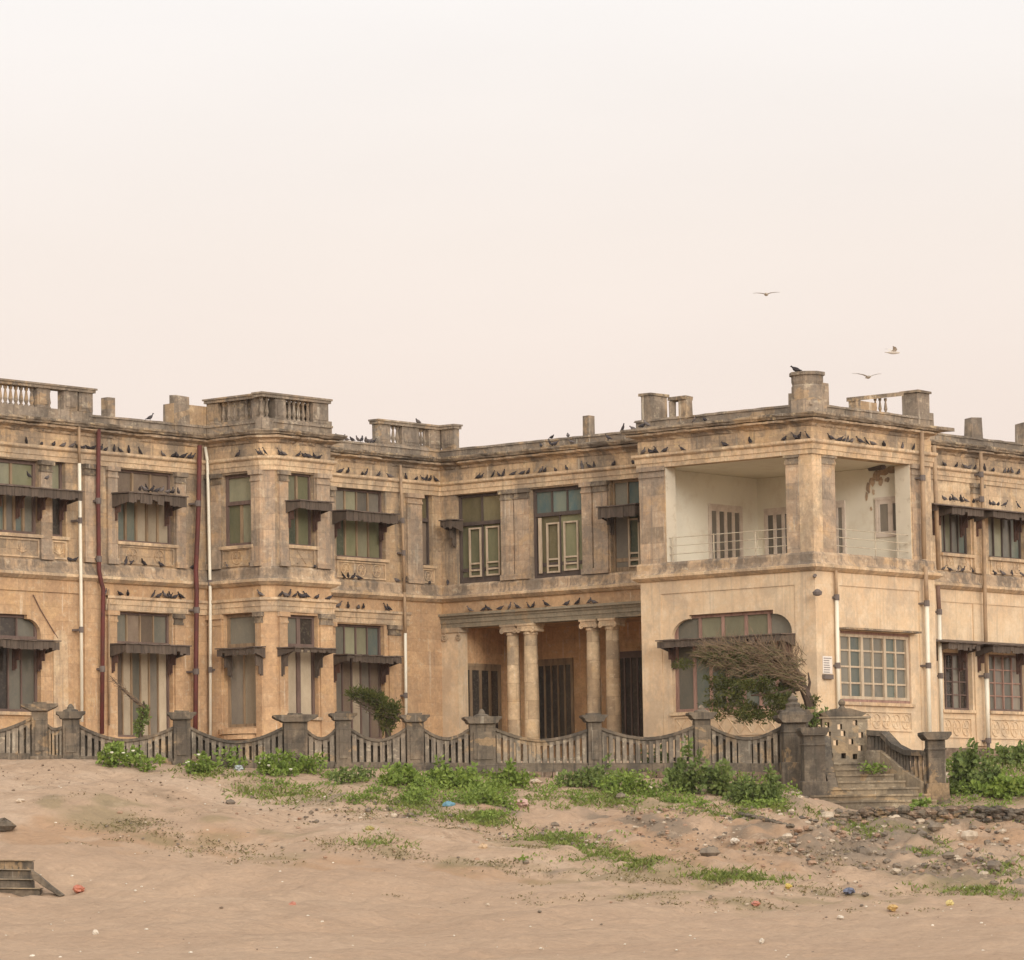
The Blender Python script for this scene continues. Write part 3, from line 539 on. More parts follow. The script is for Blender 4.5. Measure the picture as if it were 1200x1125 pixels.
mb = MB(); mb.box(Rf, uK-.03, Rf.s_(983, 700)-.02, Z0, 8.39, 0, .03); mb.box(Rf, Rf.s_(1076, 700), uRE, Z0, 8.39, 0, .03); mb.box(Rf, uK-.03, uRE, 8.39, 8.8, 0, .03); mb.build('panel_surround', M['plaster'], PAL)
mb = MB(); mb.box(E, uRE, 124, 8.38, 8.8, 0, .03); mb.box(E, uRE, E.s_(1103, 700)-.02, 3.66, 8.38, 0, .03); mb.build('panel_surround', M['plaster'], PAL)
mb = MB(); mb.box(L, 76, L.s_(96, 690), 8.42, 8.8, 0, .04); mb.build('panel_surround', M['lower'], PAL)
mb = MB(); a0, a1 = L.s_(62, 790), L.s_(79, 790); zz = L.z_(70, 738)     # blind arched niche
mb.prism(L, [(a0, 4.3), (a1, 4.3)]+[((a0+a1)/2+(a1-a0)/2*math.cos(q), zz-.35+.35*math.sin(q)) for q in np.linspace(0, math.pi, 9)], 0, .035); mb.build('blind_arch', M['mould'], PAL)
# lower architrave band on the left wing and bay
ARC = sub(0, 6); ARC[0] = (L.s_(122, 700), vL); ARC[-1] = (L.s_(478, 700), vL)
sweep(ARC, [(0, 7.97), (.07, 7.97), (.075, 8.14), (.1, 8.15), (.11, 8.3), (.17, 8.33), (.17, 8.41), (0, 8.42)], 'mould', 'lower_architrave')
# carved panels
def relief(F, x0, x1, z0, z1, kind='ring', n=3, mat='mould', ym=650, r=.02, bg=True):
    a0, a1 = F.s_(x0, ym), F.s_(x1, ym); mb = MB(); t = .05
    mb.box(F, a0, a1, z1-t, z1, 0, .045); mb.box(F, a0, a1, z0, z0+t, 0, .045); mb.box(F, a0, a0+t, z0+t, z1-t, 0, .045); mb.box(F, a1-t, a1, z0+t, z1-t, 0, .045)
    w_ = (a1-a0-2*t)/n; zc = (z0+z1)/2; h = (z1-z0)/2-t-.03
    for i in range(n):
        c = a0+t+w_*(i+.5); ra = min(w_*.42, h) if kind != 'oval' else w_*.4
        if kind in ('ring', 'oval'):
            mb.tube([F.pt(c+ra*math.cos(q), zc+(h if kind == 'oval' else ra)*math.sin(q), .012) for q in np.linspace(0, 2*math.pi, 15)], r, 5)
            for q in range(6): mb.tube([F.pt(c, zc, .01), F.pt(c+ra*.8*math.cos(q*1.047), zc+ra*.8*math.sin(q*1.047), .012)], [r*1.2, r*.5], 4)
        elif kind == 'x':
            for s_ in (-1, 1): mb.tube([F.pt(c-s_*ra, zc-h, .01), F.pt(c+s_*ra, zc+h, .01)], r, 4)
        else:
            for q in np.linspace(.2, 2.9, 6): mb.tube([F.pt(c, zc-h*.7, .01), F.pt(c+ra*math.cos(q), zc-h*.6+h*1.4*math.sin(q), .014)], [r*1.6, r*.7], 4)
    mb.build('carved_panel', M[mat], PAL)
relief(L, -30, 45, 9.42, 9.98, 'fan', 2); relief(L, 60, 77, 9.42, 9.98, 'fan', 1); relief(L, 138, 203, 9.42, 9.98, 'ring', 2, 'upper'); relief(L, 394, 451, 9.42, 9.98, 'ring', 3)
relief(BL, 261, 295, 9.42, 9.98, 'ring', 1, 'upper'); relief(BR, 338, 368, 9.42, 9.98, 'x', 1, 'upper'); relief(L, 494, 508, 9.42, 9.9, 'ring', 1)
relief(E, 1104, 1138, 3.95, 4.62, 'oval', 3, 'plaster', 850); relief(E, 1160, 1206, 3.95, 4.62, 'oval', 4, 'plaster', 850); relief(Rf, 985, 1068, 3.98, 4.6, 'ring', 7, 'plaster', 850); relief(K, 790, 930, 3.9, 4.55, 'x', 9, 'plaster', 850)
relief(E, 1104, 1137, 9.42, 9.98, 'ring', 2); relief(E, 1160, 1202, 9.42, 9.98, 'ring', 2)
# --- string course, entablature, cornice, coping
sweep(PATH, [(0, 8.78), (.1, 8.8), (.2, 8.88), (.23, 8.9), (.23, 8.98), (.15, 9.0)], 'mould', 'string_course', jit=.008)
sweep(PATH, [(.17, 8.995), (.12, 9.06), (.1, 9.14), (.1, 9.3), (.06, 9.36), (0, 9.38)], 'ledge', 'string_ledge', jit=.015)
sweep(PATH, [(0, 12.822), (.02, 12.823), (.02, 13.19), (0, 13.198)], 'frieze', 'frieze', jit=.004)
sweep(PATH, [(0, ZH), (.06, ZH), (.065, 12.5), (.09, 12.51), (.1, 12.66), (.16, 12.7), (.18, 12.73), (.18, 12.8), (0, 12.82)], 'mould', 'architrave', jit=.01)
sweep(PATH, [(0, 13.2), (.07, 13.24), (.1, 13.3), (.2, 13.34), (.3, 13.37), (.31, 13.43), (.2, 13.44)], 'ledge', 'bed_moulding', jit=.04, step=.2)
sweep(PATH, [(.18, 13.436), (.36, 13.46), (.38, 13.5), (.42, 13.54), (.42, 13.6), (.25, 13.63), (-.3, 13.64)], 'grime', 'cornice', jit=.03, step=.22)
def parapet(i0, path, mat, z1=ZP, d=.06): sweep(path, [(d, 13.6), (d, z1-.07), (d+.04, z1-.06), (d+.02, z1), (d-.28, z1), (d-.3, 13.6)], mat, 'parapet', jit=.02)
pp = [(L.s_(104, 480), vL), (uB, vL), (uB, vB+C_), (uB+C_, vB), (uBR, vB), (uBR, vL), (uW, vL), (uW, vWK), (uK, vWK), (uK, vR), (uRE, vR), (uRE, vE), (124, vE)]
sweep(pp, [(.06, 13.58), (.06, 13.82), (.1, 13.83), (.09, 13.9), (-.26, 13.9), (-.28, 13.58)], 'parapet', 'parapet', jit=.025)
mb = MB(); mb.vprism([(76, vL+.2), (uB+.2, vL+.2), (uB+.2, vB+.5), (uBR-.2, vB+.5), (uBR-.2, vL+.2), (uW+.2, vL+.2), (uW+.2, vWK-.2), (uK+.2, vWK-.2), (uK+.2, vR+.2), (uRE-.2, vR+.2), (uRE-.2, vE+.2), (124, vE+.2), (124, 99), (76, 99)], 13.45, 13.6); mb.build('roof', M['parapet'], PAL)
mb = MB(); mb.vprism([(76, 98.9), (124, 98.9), (124, 99), (76, 99)], Z0, 13.45); mb.vprism([(123.9, vE+.5), (124, vE+.5), (124, 98.9), (123.9, 98.9)], Z0, 13.45); mb.vprism([(76, vL+.5), (76.1, vL+.5), (76.1, 98.9), (76, 98.9)], Z0, 13.45); mb.build('back_wall', M['upper'], PAL)
# roof balustrades
def baluster(mb, c, z0, z1, r=.075, broken=0):
    h = z1-z0; pr = [(r*.95, 0), (r*.95, .08*h), (r*.5, .12*h), (r, .3*h), (r*.75, .5*h), (r*.42, .78*h), (r*.8, .86*h), (r*.9, 1*h)]
    if broken: pr = [(a, b) for a, b in pr if b < h*broken]
    mb.lathe((c[0], c[1], z0), pr, 7)
def roofbal(F, segs, z0=13.62, z1=14.72, rail=True, ym=480, d=.02, railx=None, thick=.26, mat='parapet'):
    """segs: ('s', x0, x1) solid block, ('b', x0, x1, n, skip) open run of balusters"""
    mb = MB(); allx = [x for sg in segs for x in sg[1:3]]; X0, X1 = min(allx), max(allx)
    if railx: X0, X1 = railx
    a0, a1 = F.s_(X0, ym), F.s_(X1, ym)
    if rail: mb.box(F, a0-.06, a1+.06, z1-.15, z1-.06, d-thick-.06, d+.08, .006); mb.box(F, a0-.1, a1+.1, z1-.06, z1, d-thick-.08, d+.12, .006)
    o = mb.build('roof_balustrade', M[mat], PAL); mb = MB(); mb.box(F, F.s_(min(allx), ym), F.s_(max(allx), ym), z0, z0+.34, d-thick, d); mb.build('plinth', M[mat], o)
    for sg in segs:
        b0, b1 = F.s_(sg[1], ym), F.s_(sg[2], ym)
        if sg[0] == 's': sm = MB(); sm.box(F, b0, b1, z0+.34, z1-.15, d-thick, d+.012, .004); sm.box(F, b0+.08, b1-.08, z0+.44, z1-.28, d+.0, d+.03); sm.build('block', M[mat], o)
        else:
            for i in range(sg[3]):
                if len(sg) > 4 and i in sg[4]: continue
                bm_ = MB(); baluster(bm_, F.pt(b0+(b1-b0)*(i+.5)/sg[3], 0, d-thick/2), z0+.34, z1-.15); bm_.build('baluster', M[mat], o)
    return o
roofbal(L, [('b', -40, 0, 8), ('b', 0, 43, 7), ('s', 43, 58), ('b', 58, 74, 4, (1, 2, 3)), ('s', 74, 90), ('s', 92, 108)], z1=14.69)
roofbal(BL, [('s', 243, 256), ('b', 256, 296, 6), ('s', 296, 308)], z1=14.74, ym=490); roofbal(BR, [('b', 306, 319, 2), ('s', 322, 334), ('b', 334, 366, 6), ('s', 366, 384)], z1=14.74, ym=490)
mb = MB(); mb.vprism([(uB+.05, vB+1.2), (uB+.32, vB+C_+.3), (uB+C_+.3, vB+.32), (uBR-.4, vB+.32), (uBR-.4, vB+.4), (uB+C_+.4, vB+.42), (uB+.44, vB+C_+.4), (uB+.2, vL)], 13.6, 14.58); mb.build('parapet_back', M['grime'], PAL)  # wall behind the bay balusters; its dark stone paints in gap shading
roofbal(L, [('s', 442, 456), ('b', 456, 470, 3, ()), ('s', 470, 490), ('b', 490, 501, 3, ()), ('s', 501, 516)], z1=14.72, ym=510, d=.04)
roofbal(Wf, [('s', 518.5, 533)], z1=14.72, ym=510, d=.04)
mb = MB()
def post(F, x0, x1, y0, y1, d=.04, th=.35, mat='parapet', ym=None, jit=.012, cap=False):
    a0, a1 = F.s_(x0, y1), F.s_(x1, y1); z1 = F.z_((x0+x1)/2, y1); mb = MB(); mb.box(F, a0, a1, 13.6, z1, d-th, d, jit)
    o = mb.build('parapet_post', M[mat], PAL)
    if cap: c = MB(); c.box(F, a0-.06, a1+.06, z1, z1+.08, d-th-.06, d+.06, jit); c.build('cap', M['grime'], o)
    return o
post(L, 125, 133.5, 490, 466, th=.28); post(L, 203, 247, 500, 475, d=.02, th=.4, mat='orange'); post(L, 203, 215, 500, 473, d=.05, th=.5, mat='parapet'); post(L, 206, 221, 473, 463.5, d=.02, th=.3, mat='parapet', jit=.03); post(L, 383.5, 388, 510, 494)
post(Wf, 683.5, 691, 512, 487, th=.28); post(E, 1138, 1149, 513, 489.5, jit=.05, mat='parapet'); post(E, 1198, 1212, 520, 497.5, jit=.05, mat='parapet')
for F, x0, x1, y1, th in ((K, 752, 766, 464, .5), ):
    post(F, x0, 763, 498, y1, d=.05, th=.85, cap=True)
post(K, 785, 788.5, 498, 470, th=.2); post(K, 796, 805, 498, 468, th=.3, jit=.04); mb = MB(); a0, a1 = K.s_(784, 468), K.s_(805, 468); mb.box(K, a0, a1, K.z_(795, 469), K.z_(795, 465), -.3, .06, .02); mb.build('broken_rail', M['grime'], PAL)
mb = MB(); c = (uK+.35, vR+.35); mb.lathe((c[0], c[1], 13.6), [(.6, 0), (.6, .42), (.5, .44), (.5, .85), (.47, .9), (.5, 1.0), (.5, 1.16), (.56, 1.18), (.56, 1.28)], 8); mb.build('corner_turret', M['parapet'], PAL)
post(K, 924.5, 936, 475, 461); post(Rf, 962, 971, 478, 449, d=0, th=.4)
post(Rf, 1073, 1087, 495, 461, d=.06, th=.58, cap=True); post(Rf, 1087.5, 1094, 505, 484, d=0, th=.3); post(Rf, 1001, 1007, 476, 468, th=.25); post(Rf, 1007, 1026, 478, 471, th=.28, mat='orange')
mb = MB(); a0, a1 = Rf.s_(1000, 466), Rf.s_(1057, 460); mb.add([Rf.pt(a, z+q, d) for a, z in ((a0, Rf.z_(1000, 470)), (a1, Rf.z_(1057, 464))) for q in (0, .13) for d in (-.26, .06)], [(0, 1, 3, 2), (6, 7, 5, 4), (0, 2, 6, 4), (1, 5, 7, 3), (0, 4, 5, 1), (2, 3, 7, 6)]); o = mb.build('roof_balustrade', M['grime'], PAL)
b = MB()
for x in (1029, 1034.5, 1041): baluster(b, Rf.pt(Rf.s_(x, 478), 0, -.1), 13.88, Rf.z_(x, 466.5), .06)
b.build('baluster', M['parapet'], o)
mb = MB(); a0 = Rf.s_(1087, 500); mb.box(Rf, a0+.05, a0+.75, 13.5, 13.58, -.2, .5, .02); mb.build('broken_cornice', M['grime'], PAL)
# --- downpipes
def pipe(F, pts, mat, r=.06, d=.14, joints=()):
    Fd = F.shift(d); mb = MB(); mb.tube([Fd.pt(*Fd.at(x, y)) for x, y in pts], r*.82, 8); o = mb.build('drainpipe', M[mat], PAL, True)
    for x, y in joints:
        a, z = Fd.at(x, y); k = MB(); k.tube([F.pt(a, z-.09, d), F.pt(a, z+.09, d)], r*1.12, 8); k.box(F, a-.1, a+.1, z-.03, z+.03, .0, d); k.build('coupling', M['coupling'], o)
    return o
pipe(L, [(92.5, 500), (93, 543)], 'tanpipe', .055, .3, ()); pipe(L, [(93, 543), (94.5, 665), (95, 700), (96, 846)], 'whitepipe', .062, .3, ((93.8, 610), (95.3, 738)))
pipe(L, [(115.5, 503), (115, 580), (116, 668), (118.5, 682), (121, 690), (120.5, 720), (119.5, 860)], 'redpipe', .08, .26, ((115.2, 587), (116, 655), (119.9, 784)))
pipe(L, [(234, 522), (232.5, 600), (229.5, 670), (230.5, 690), (229.5, 800), (229, 864)], 'redpipe', .09, .32, ((232, 590), (230.3, 715), (229.6, 787)))
pipe(BL, [(240.5, 524), (243, 540), (244.5, 600), (246, 676), (246.5, 700), (246.5, 862)], 'whitepipe', .062, .16, ((246, 683), (246.5, 785)))
pipe(L, [(469, 545), (472, 620), (474, 694)], 'tanpipe', .06, .22, ((471.7, 610), (473, 648))); pipe(L, [(474, 694), (475, 742)], 'tanpipe', .06, .22); pipe(L, [(475, 742), (476, 850)], 'whitepipe', .062, .22, ((475.3, 815),))
pipe(Rf, [(1080, 506), (1083, 655)], 'tanpipe', .09, .25, ((1081, 560),)); pipe(Rf, [(1084.5, 664), (1086, 706)], 'tanpipe', .085, .25); pipe(Rf, [(1086, 706), (1089.5, 868)], 'whitepipe', .085, .25, ((1086, 707), (1088, 780)))
pipe(Rf, [(979.5, 668), (980.5, 702)], 'tanpipe', .06, .14); pipe(Rf, [(980.5, 702), (983, 842)], 'whitepipe', .075, .14, ((980.6, 700), (982, 780)))
pipe(E, [(1094.5, 522), (1097, 590), (1100, 668)], 'tanpipe', .09, .5, ((1095.5, 595),)); pipe(E, [(1099, 686), (1100.5, 718)], 'brownpipe', .09, .4); pipe(E, [(1100.5, 718), (1103.5, 862)], 'whitepipe', .085, .4, ((1100.7, 717), (1102.3, 792)))
pipe(E, [(1149, 530), (1152, 600), (1154, 690), (1156, 790)], 'tanpipe', .08, .3, ((1149.6, 556), (1150.3, 585))); pipe(E, [(1156, 794), (1158, 866)], 'whitepipe', .09, .3, ((1156, 792), (1158.2, 868))); pipe(E, [(1158.2, 868), (1158.6, 890)], 'coupling', .07, .3)
pipe(L, [(127.5, 690), (128, 850)], 'tanpipe', .035, .12)
# cable down the left wall, lamp bracket at the corner
mb = MB(); mb.tube([L.pt(*L.at(x, y), .03) for x, y in ((38, 697), (47, 715), (62, 740), (67, 748))], .018, 5); mb.build('cable', M['brownpipe'], PAL)
mb = MB(); c = K.pt(K1, K.z_(956, 694), 0); mb.tube([(c[0]-.02, c[1]-.02, c[2]), (c[0]-.3, c[1]-.3, c[2]+.05)], .03, 6); mb.lathe((c[0]-.32, c[1]-.32, c[2]-.14), [(.05, 0), (.13, .03), (.15, .12), (.06, .2)], 8); mb.build('wall_lamp', M['coupling'], PAL)
mb = MB(); c = K.pt(K1, K.z_(956, 675), 0); mb.tube([(c[0]-.02, c[1]-.02, c[2]), (c[0]-.25, c[1]-.2, c[2])], .06, 6); mb.build('wall_bracket', M['coupling'], PAL)
mb = MB(); mb.box(Rf, Rf.s_(962.5, 792), Rf.s_(972.5, 792), Rf.z_(967, 796), Rf.z_(967, 790.5), .03, .14); mb.build('meter_box', M['coupling'], PAL)
nl = Rf.pt(Rf.s_(968.5, 780), Rf.z_(968, 790), .03)
NB = thing('paper_notice', 'white paper notice pasted on the tan corner wall beside the white pipe', 'notice', nl)
mb = MB(); a0, a1 = Rf.s_(963, 780), Rf.s_(974, 780); z0, z1 = Rf.z_(968, 789.5), Rf.z_(968, 769); mb.box(Rf, a0, a1, z0, z1, .031, .045); mb.build('sheet', M['paper'], NB)
mb = MB()
for i in range(7): mb.box(Rf, a0+.04, a1-.04-random.uniform(0, .12), z1-.08-i*.07, z1-.05-i*.07, .046, .048)
mb.build('printed_lines', M['ink'], NB)

# ------------------------------------------------------------------ ground
TP = {-14.3: [(-400, -1.75), (40, -1.7), (72, -1.46), (84, -1.0), (93, -.46), (97, .3), (100.5, .95), (106, 2.15), (111.6, 3.14), (112.7, 3.2), (116, 3.3), (400, 3.3)],
      -5.0: [(-400, -1.75), (40, -1.7), (70.5, -1.52), (83, -1.1), (93.5, -.5), (101, .62), (107.5, 1.8), (112.2, 2.6), (113.2, 2.75), (117, 3.15), (400, 3.2)],
      1.5: [(-400, -1.75), (40, -1.7), (70.7, -1.6), (83, -1.22), (94, -.6), (101, .28), (107.5, 1.35), (113, 2.2), (114.4, 2.5), (118, 3.0), (400, 3.2)],
      7.0: [(-400, -1.75), (40, -1.7), (69, -1.6), (84, -1.25), (95, -.7), (101, .08), (107, 1.0), (112, 1.8), (115, 2.3), (118, 2.9), (400, 3.2)],
      9.3: [(-400, -1.75), (40, -1.7), (68, -1.6), (84, -1.25), (95.5, -.75), (102, -.1), (109.6, .95), (110.8, 1.28), (112.6, 1.4), (115, 1.7), (118, 2.8), (400, 3.2)],
      12.5: [(-400, -1.75), (40, -1.7), (66, -1.6), (84, -1.3), (96, -.78), (103, -.1), (110, .85), (110.7, 1.28), (113, 1.5), (114, 1.75), (123, 3.0), (400, 3.2)]}
TL = sorted(TP)
def gauss(x, s): return np.exp(-(x/s)**2)
def ground_h(l, p):
    l = np.asarray(l, float); p = np.asarray(p, float)
    prof = [np.interp(p, [q[0] for q in TP[k]], [q[1] for q in TP[k]]) for k in TL]
    lc = np.clip(l, TL[0], TL[-1]); z = np.zeros_like(lc+p)
    for i in range(len(TL)-1):
        t = (lc-TL[i])/(TL[i+1]-TL[i]); mk = (t >= 0) & (t <= 1); ts = t*t*(3-2*t)
        z = np.where(mk, prof[i]*(1-ts)+prof[i+1]*ts, z)
    k = np.clip((p-60)/25, 0, 1)*np.clip((113-p)/2, 0, 1)
    z = z+k*(.12*np.sin(l*.55+p*.31)*np.sin(p*.47-l*.2)+.07*np.sin(l*1.3-p*.8)+.04*np.sin(l*2.9+1)*np.sin(p*2.1)+.03*np.sin(l*5.1+p*3)*np.sin(p*4.3-l))
    rough = np.clip((l+1)/6, 0, 1)*np.clip((p-95)/4, 0, 1)*np.clip((112-p)/3, 0, 1)
    z = z+rough*(.1*np.sin(l*3.7+p*1.1)*np.sin(p*3.1+l)+.06*np.sin(l*8.3-p*2)*np.sin(p*7.7))
    z = z+.05*np.clip((96-p)/20, 0, 1)*np.clip((p-50)/20, 0, 1)*np.sin(l*.9+np.sin(p*.4))
    return z
def LP(l, p): return RH*l+FH*p
def gz(xy):
    xy = np.asarray(xy); return float(ground_h(xy@RH, xy@FH))
def gpt(x, y):
    """the ground point seen at photo pixel x,y"""
    d = ray(x, y); ts = np.linspace(55, 128, 1500)/(d[:2]@FH); P = d[None]*ts[:, None]
    g = ground_h(P[:, :2]@RH, P[:, :2]@FH); k = np.argmax(P[:, 2] <= g)
    if k == 0 and P[0, 2] > g[0]: k = len(ts)-1
    return P[k, 0], P[k, 1], float(g[k])
def axis(lo, hi, step, far):
    a = list(np.arange(lo, hi+1e-6, step)); s = step
    while a[-1] < far: s *= 1.35; a.append(a[-1]+s)
    s = step
    while a[0] > -far: s *= 1.35; a.insert(0, a[0]-s)
    return np.array(a)
la = axis(-18, 18, .14, 3000); pa = axis(62, 118, .16, 3200)
LG, PG = np.meshgrid(la, pa); ZG = ground_h(LG, PG)+np.where((np.abs(LG) < 20) & (PG > 60) & (PG < 114), rng.normal(0, .007, LG.shape), 0)
def vnoise(cell, seed):
    r_ = np.random.default_rng(seed); g = r_.normal(0, 1, (int(120/cell)+4, int(120/cell)+4)); a = np.clip((LG+60)/cell, 0, g.shape[0]-2.01); b = np.clip((PG-20)/cell, 0, g.shape[1]-2.01)
    i, j = a.astype(int), b.astype(int); fa, fb = a-i, b-j; fa, fb = fa*fa*(3-2*fa), fb*fb*(3-2*fb)
    return (g[i, j]*(1-fa)+g[i+1, j]*fa)*(1-fb)+(g[i, j+1]*(1-fa)+g[i+1, j+1]*fa)*fb
_d = [(-60, 925), (60, 938), (170, 948), (290, 968), (400, 990), (520, 1008), (660, 1022), (820, 1034), (1000, 1046), (1260, 1052)]
_dl = np.array([[np.array(gpt(x, y)[:2])@RH, np.array(gpt(x, y)[:2])@FH] for x, y in _d])
BANK = np.clip((PG-np.interp(LG, _dl[:, 0], _dl[:, 1])+1.2*vnoise(1.6, 9))/2.5+.3, 0, 1)
near = np.clip((20-np.abs(LG))/3, 0, 1)*np.clip((PG-58)/6, 0, 1)*np.clip((113-PG)/2, 0, 1)
rz = np.clip((LG+4)/6, .25, 1)*np.clip((PG-88)/8, .3, 1)
ZG = ZG+near*np.clip((109-PG)/5, 0, 1)*np.clip((PG-78)/8, 0, 1)*.05*np.sin((PG*.95+LG*.3)+.7*vnoise(3.0, 5))
ZG = ZG+near*(.25+.75*BANK)*rz*(.045*vnoise(1.3, 1)+.055*vnoise(.6, 2)+.03*vnoise(.3, 3))
fr_ = np.random.default_rng(3)                     # footprints, and two cart ruts on the flat track
for _ in range(1100):
    l0, p0 = fr_.uniform(-12, 12), fr_.uniform(64, 98); r0 = fr_.uniform(.14, .26); i0, i1 = np.searchsorted(pa, [p0-.9, p0+.9]); j0, j1 = np.searchsorted(la, [l0-.9, l0+.9])
    d2 = ((LG[i0:i1, j0:j1]-l0)**2+((PG[i0:i1, j0:j1]-p0)/1.3)**2)/r0**2; ZG[i0:i1, j0:j1] += -.04*np.exp(-d2)+.016*np.exp(-(np.sqrt(d2)-1.5)**2*3)
for p0 in (73.2, 74.8, 82.0, 83.6): ZG = ZG-near*.035*np.exp(-((PG-p0-.05*LG-.25*np.sin(LG*.4))/.22)**2)
XY = LG[..., None]*RH+PG[..., None]*FH
V = np.concatenate([XY, ZG[..., None]], -1).reshape(-1, 3); nl_, np_ = len(la), len(pa)
idx = np.arange(nl_*np_).reshape(np_, nl_); Fq = np.stack([idx[:-1, :-1], idx[:-1, 1:], idx[1:, 1:], idx[1:, :-1]], -1).reshape(-1, 4)
me = bpy.data.meshes.new('ground'); me.from_pydata(V.tolist(), [], Fq.tolist()); me.update(); me.polygons.foreach_set('use_smooth', [True]*len(me.polygons))
def line_blobs(pts, n, wx, wy, k): return tuple((np.interp(t, np.linspace(0, 1, len(pts)), [q[0] for q in pts]), np.interp(t, np.linspace(0, 1, len(pts)), [q[1] for q in pts])+random.uniform(-3, 3), wx*random.uniform(.6, 1.4), wy*random.uniform(.6, 1.4), k*random.uniform(.5, 1.1)) for t in np.linspace(0, 1, n))
DIAG = [(60, 935), (170, 945), (290, 968), (400, 990), (520, 1008), (660, 1022), (820, 1034), (1000, 1046), (1200, 1050)]; DIAG2 = [(290, 915), (400, 945), (480, 968), (600, 985), (720, 1005), (850, 1022)]
def zone(blobs, seed):
    z_ = np.zeros_like(LG)
    for x, y, wx, wy, k in blobs:
        g = np.array(gpt(x, y)[:2]); l0, p0 = g@RH, g@FH; q = np.array(gpt(x, y-wy)[:2])@FH-p0; z_ = np.maximum(z_, k*np.exp(-((LG-l0)/(wx*p0/FPX))**2-((PG-p0)/max(.6, q))**2))
    return np.clip(z_*(1+.45*vnoise(1.1, seed)+.35*vnoise(.45, seed+1)), 0, 1).ravel()
for nm, bl in (('earth', ((770, 975, 110, 25, 1), (880, 975, 80, 30, 1), (1160, 985, 70, 18, 1), (580, 948, 30, 12, .8), (80, 985, 110, 25, 1), (220, 985, 120, 22, 1), (380, 1012, 140, 14, .9), (560, 1020, 120, 10, .7), (840, 1000, 120, 20, .8))),
               ('greyz', ((1020, 990, 90, 35, 1), (1120, 1020, 100, 25, 1), (930, 945, 60, 14, .8), (470, 950, 80, 14, .6), (1060, 955, 110, 10, .9), (960, 1010, 80, 25, .6), (380, 935, 60, 12, .5))+line_blobs([(500, 950), (760, 960), (900, 975), (1000, 1010), (1190, 1040)], 22, 30, 7, .9)+line_blobs(DIAG, 14, 30, 4, .6)),
               ('olive', ((130, 962, 60, 14, 1), (230, 985, 80, 14, .9), (330, 1005, 60, 10, .7), (640, 990, 110, 14, .9), (780, 1020, 120, 12, .8), (560, 930, 200, 12, .9), (800, 945, 140, 10, .9), (900, 1055, 260, 16, .7), (620, 1030, 160, 14, .4), (1120, 1040, 100, 10, .9), (300, 925, 60, 8, .8), (1060, 975, 100, 14, .6), (1150, 935, 80, 20, .8))+line_blobs(DIAG, 26, 34, 5, 1)+line_blobs(DIAG2, 18, 30, 5, .9))):
    at_ = me.attributes.new(nm, 'FLOAT', 'POINT'); at_.data.foreach_set('value', zone(bl, len(nm)*7).astype(np.float32))
at_ = me.attributes.new('path', 'FLOAT', 'POINT'); at_.data.foreach_set('value', zone(line_blobs([(-40, 893), (60, 898), (140, 908), (230, 922), (320, 945), (420, 972), (520, 992), (640, 1008)], 34, 46, 9, 1), 31).astype(np.float32))
at_ = me.attributes.new('bank', 'FLOAT', 'POINT'); at_.data.foreach_set('value', BANK.ravel().astype(np.float32))
gr = bpy.data.objects.new('ground', me); COL.objects.link(gr); tag(gr, 'pinkish beige sand bank rising from the beach to the palace', None, None, 'structure')
m = N('sand'); big = m.noise(.16, 5, .6); mid = m.noise(.9, 6, .7); fine = m.noise(7, 6, .75); grit = m.noise(28, 3, .8)
c = m.mix(m.ramp(big, .35, .65), rgba((203, 172, 146), KA), rgba((194, 162, 136), KA)); c = m.mix(m.math('MULTIPLY', m.ramp(mid, .47, .64), .55), c, rgba((180, 151, 127), KA))
def attr(n_): a_ = m.n('ShaderNodeAttribute'); a_.attribute_name = n_; return a_.outputs['Fac']
bank = m.math('ADD', m.math('MULTIPLY', attr('bank'), .72), .28)
def attr(n_): a_ = m.n('ShaderNodeAttribute'); a_.attribute_name = n_; return a_.outputs['Fac']
brk = m.noise(2.2, 7, .75)
for n_, cc, k_ in (('earth', (188, 150, 118), .75), ('greyz', (140, 124, 108), .8), ('olive', (146, 132, 96), .55), ('path', (206, 177, 153), .85)):
    c = m.mix(m.math('MULTIPLY', m.ramp(m.math('ADD', m.math('MULTIPLY', attr(n_), .62), m.math('MULTIPLY', m.math('ADD', brk, m.math('MULTIPLY', fine, .8)), .42)), .62, .92), k_), c, rgba(cc, KA))
litt = m.ramp(m.noise(1, 7, .75, m.map((.5, .5, 2.2), loc=(4, 1, 0))), .55, .68); c = m.mix(m.math('MULTIPLY', litt, m.math('MULTIPLY', bank, .5)), c, rgba((138, 117, 94), KA))
c = m.mix(m.math('MULTIPLY', m.ramp(m.noise(1.9, 9, .8, m.map((1, 1, 1), loc=(1, 7, 2))), .55, .62), m.math('MULTIPLY', bank, .55)), c, rgba((146, 122, 100), KA))
c = m.mix(m.math('MULTIPLY', m.ramp(m.noise(1.4, 8, .8, m.map((1, 1, 1), loc=(6, 3, 8))), .57, .63), m.math('MULTIPLY', bank, .5)), c, rgba((212, 186, 162), KA))
c = m.mix(m.math('MULTIPLY', m.ramp(m.noise(3.3, 8, .8), .57, .66), m.math('MULTIPLY', bank, .5)), c, rgba((118, 102, 84), KA))
c = m.mix(m.math('MULTIPLY', m.ramp(m.noise(15, 4, .8), .63, .7), m.math('MULTIPLY', bank, .55)), c, rgba((98, 86, 74), KA)); c = m.mix(m.math('MULTIPLY', m.ramp(m.noise(13, 4, .8, m.map((1, 1, 1), loc=(9, 2, 4))), .66, .72), .6), c, rgba((222, 204, 184), KA))
c = m.mix(.4, c, m.mix(1.0, c, m.mix(m.ramp(fine, .3, .7), (.65, .65, .65, 1), (1.2, 1.2, 1.2, 1)), 'MULTIPLY'))
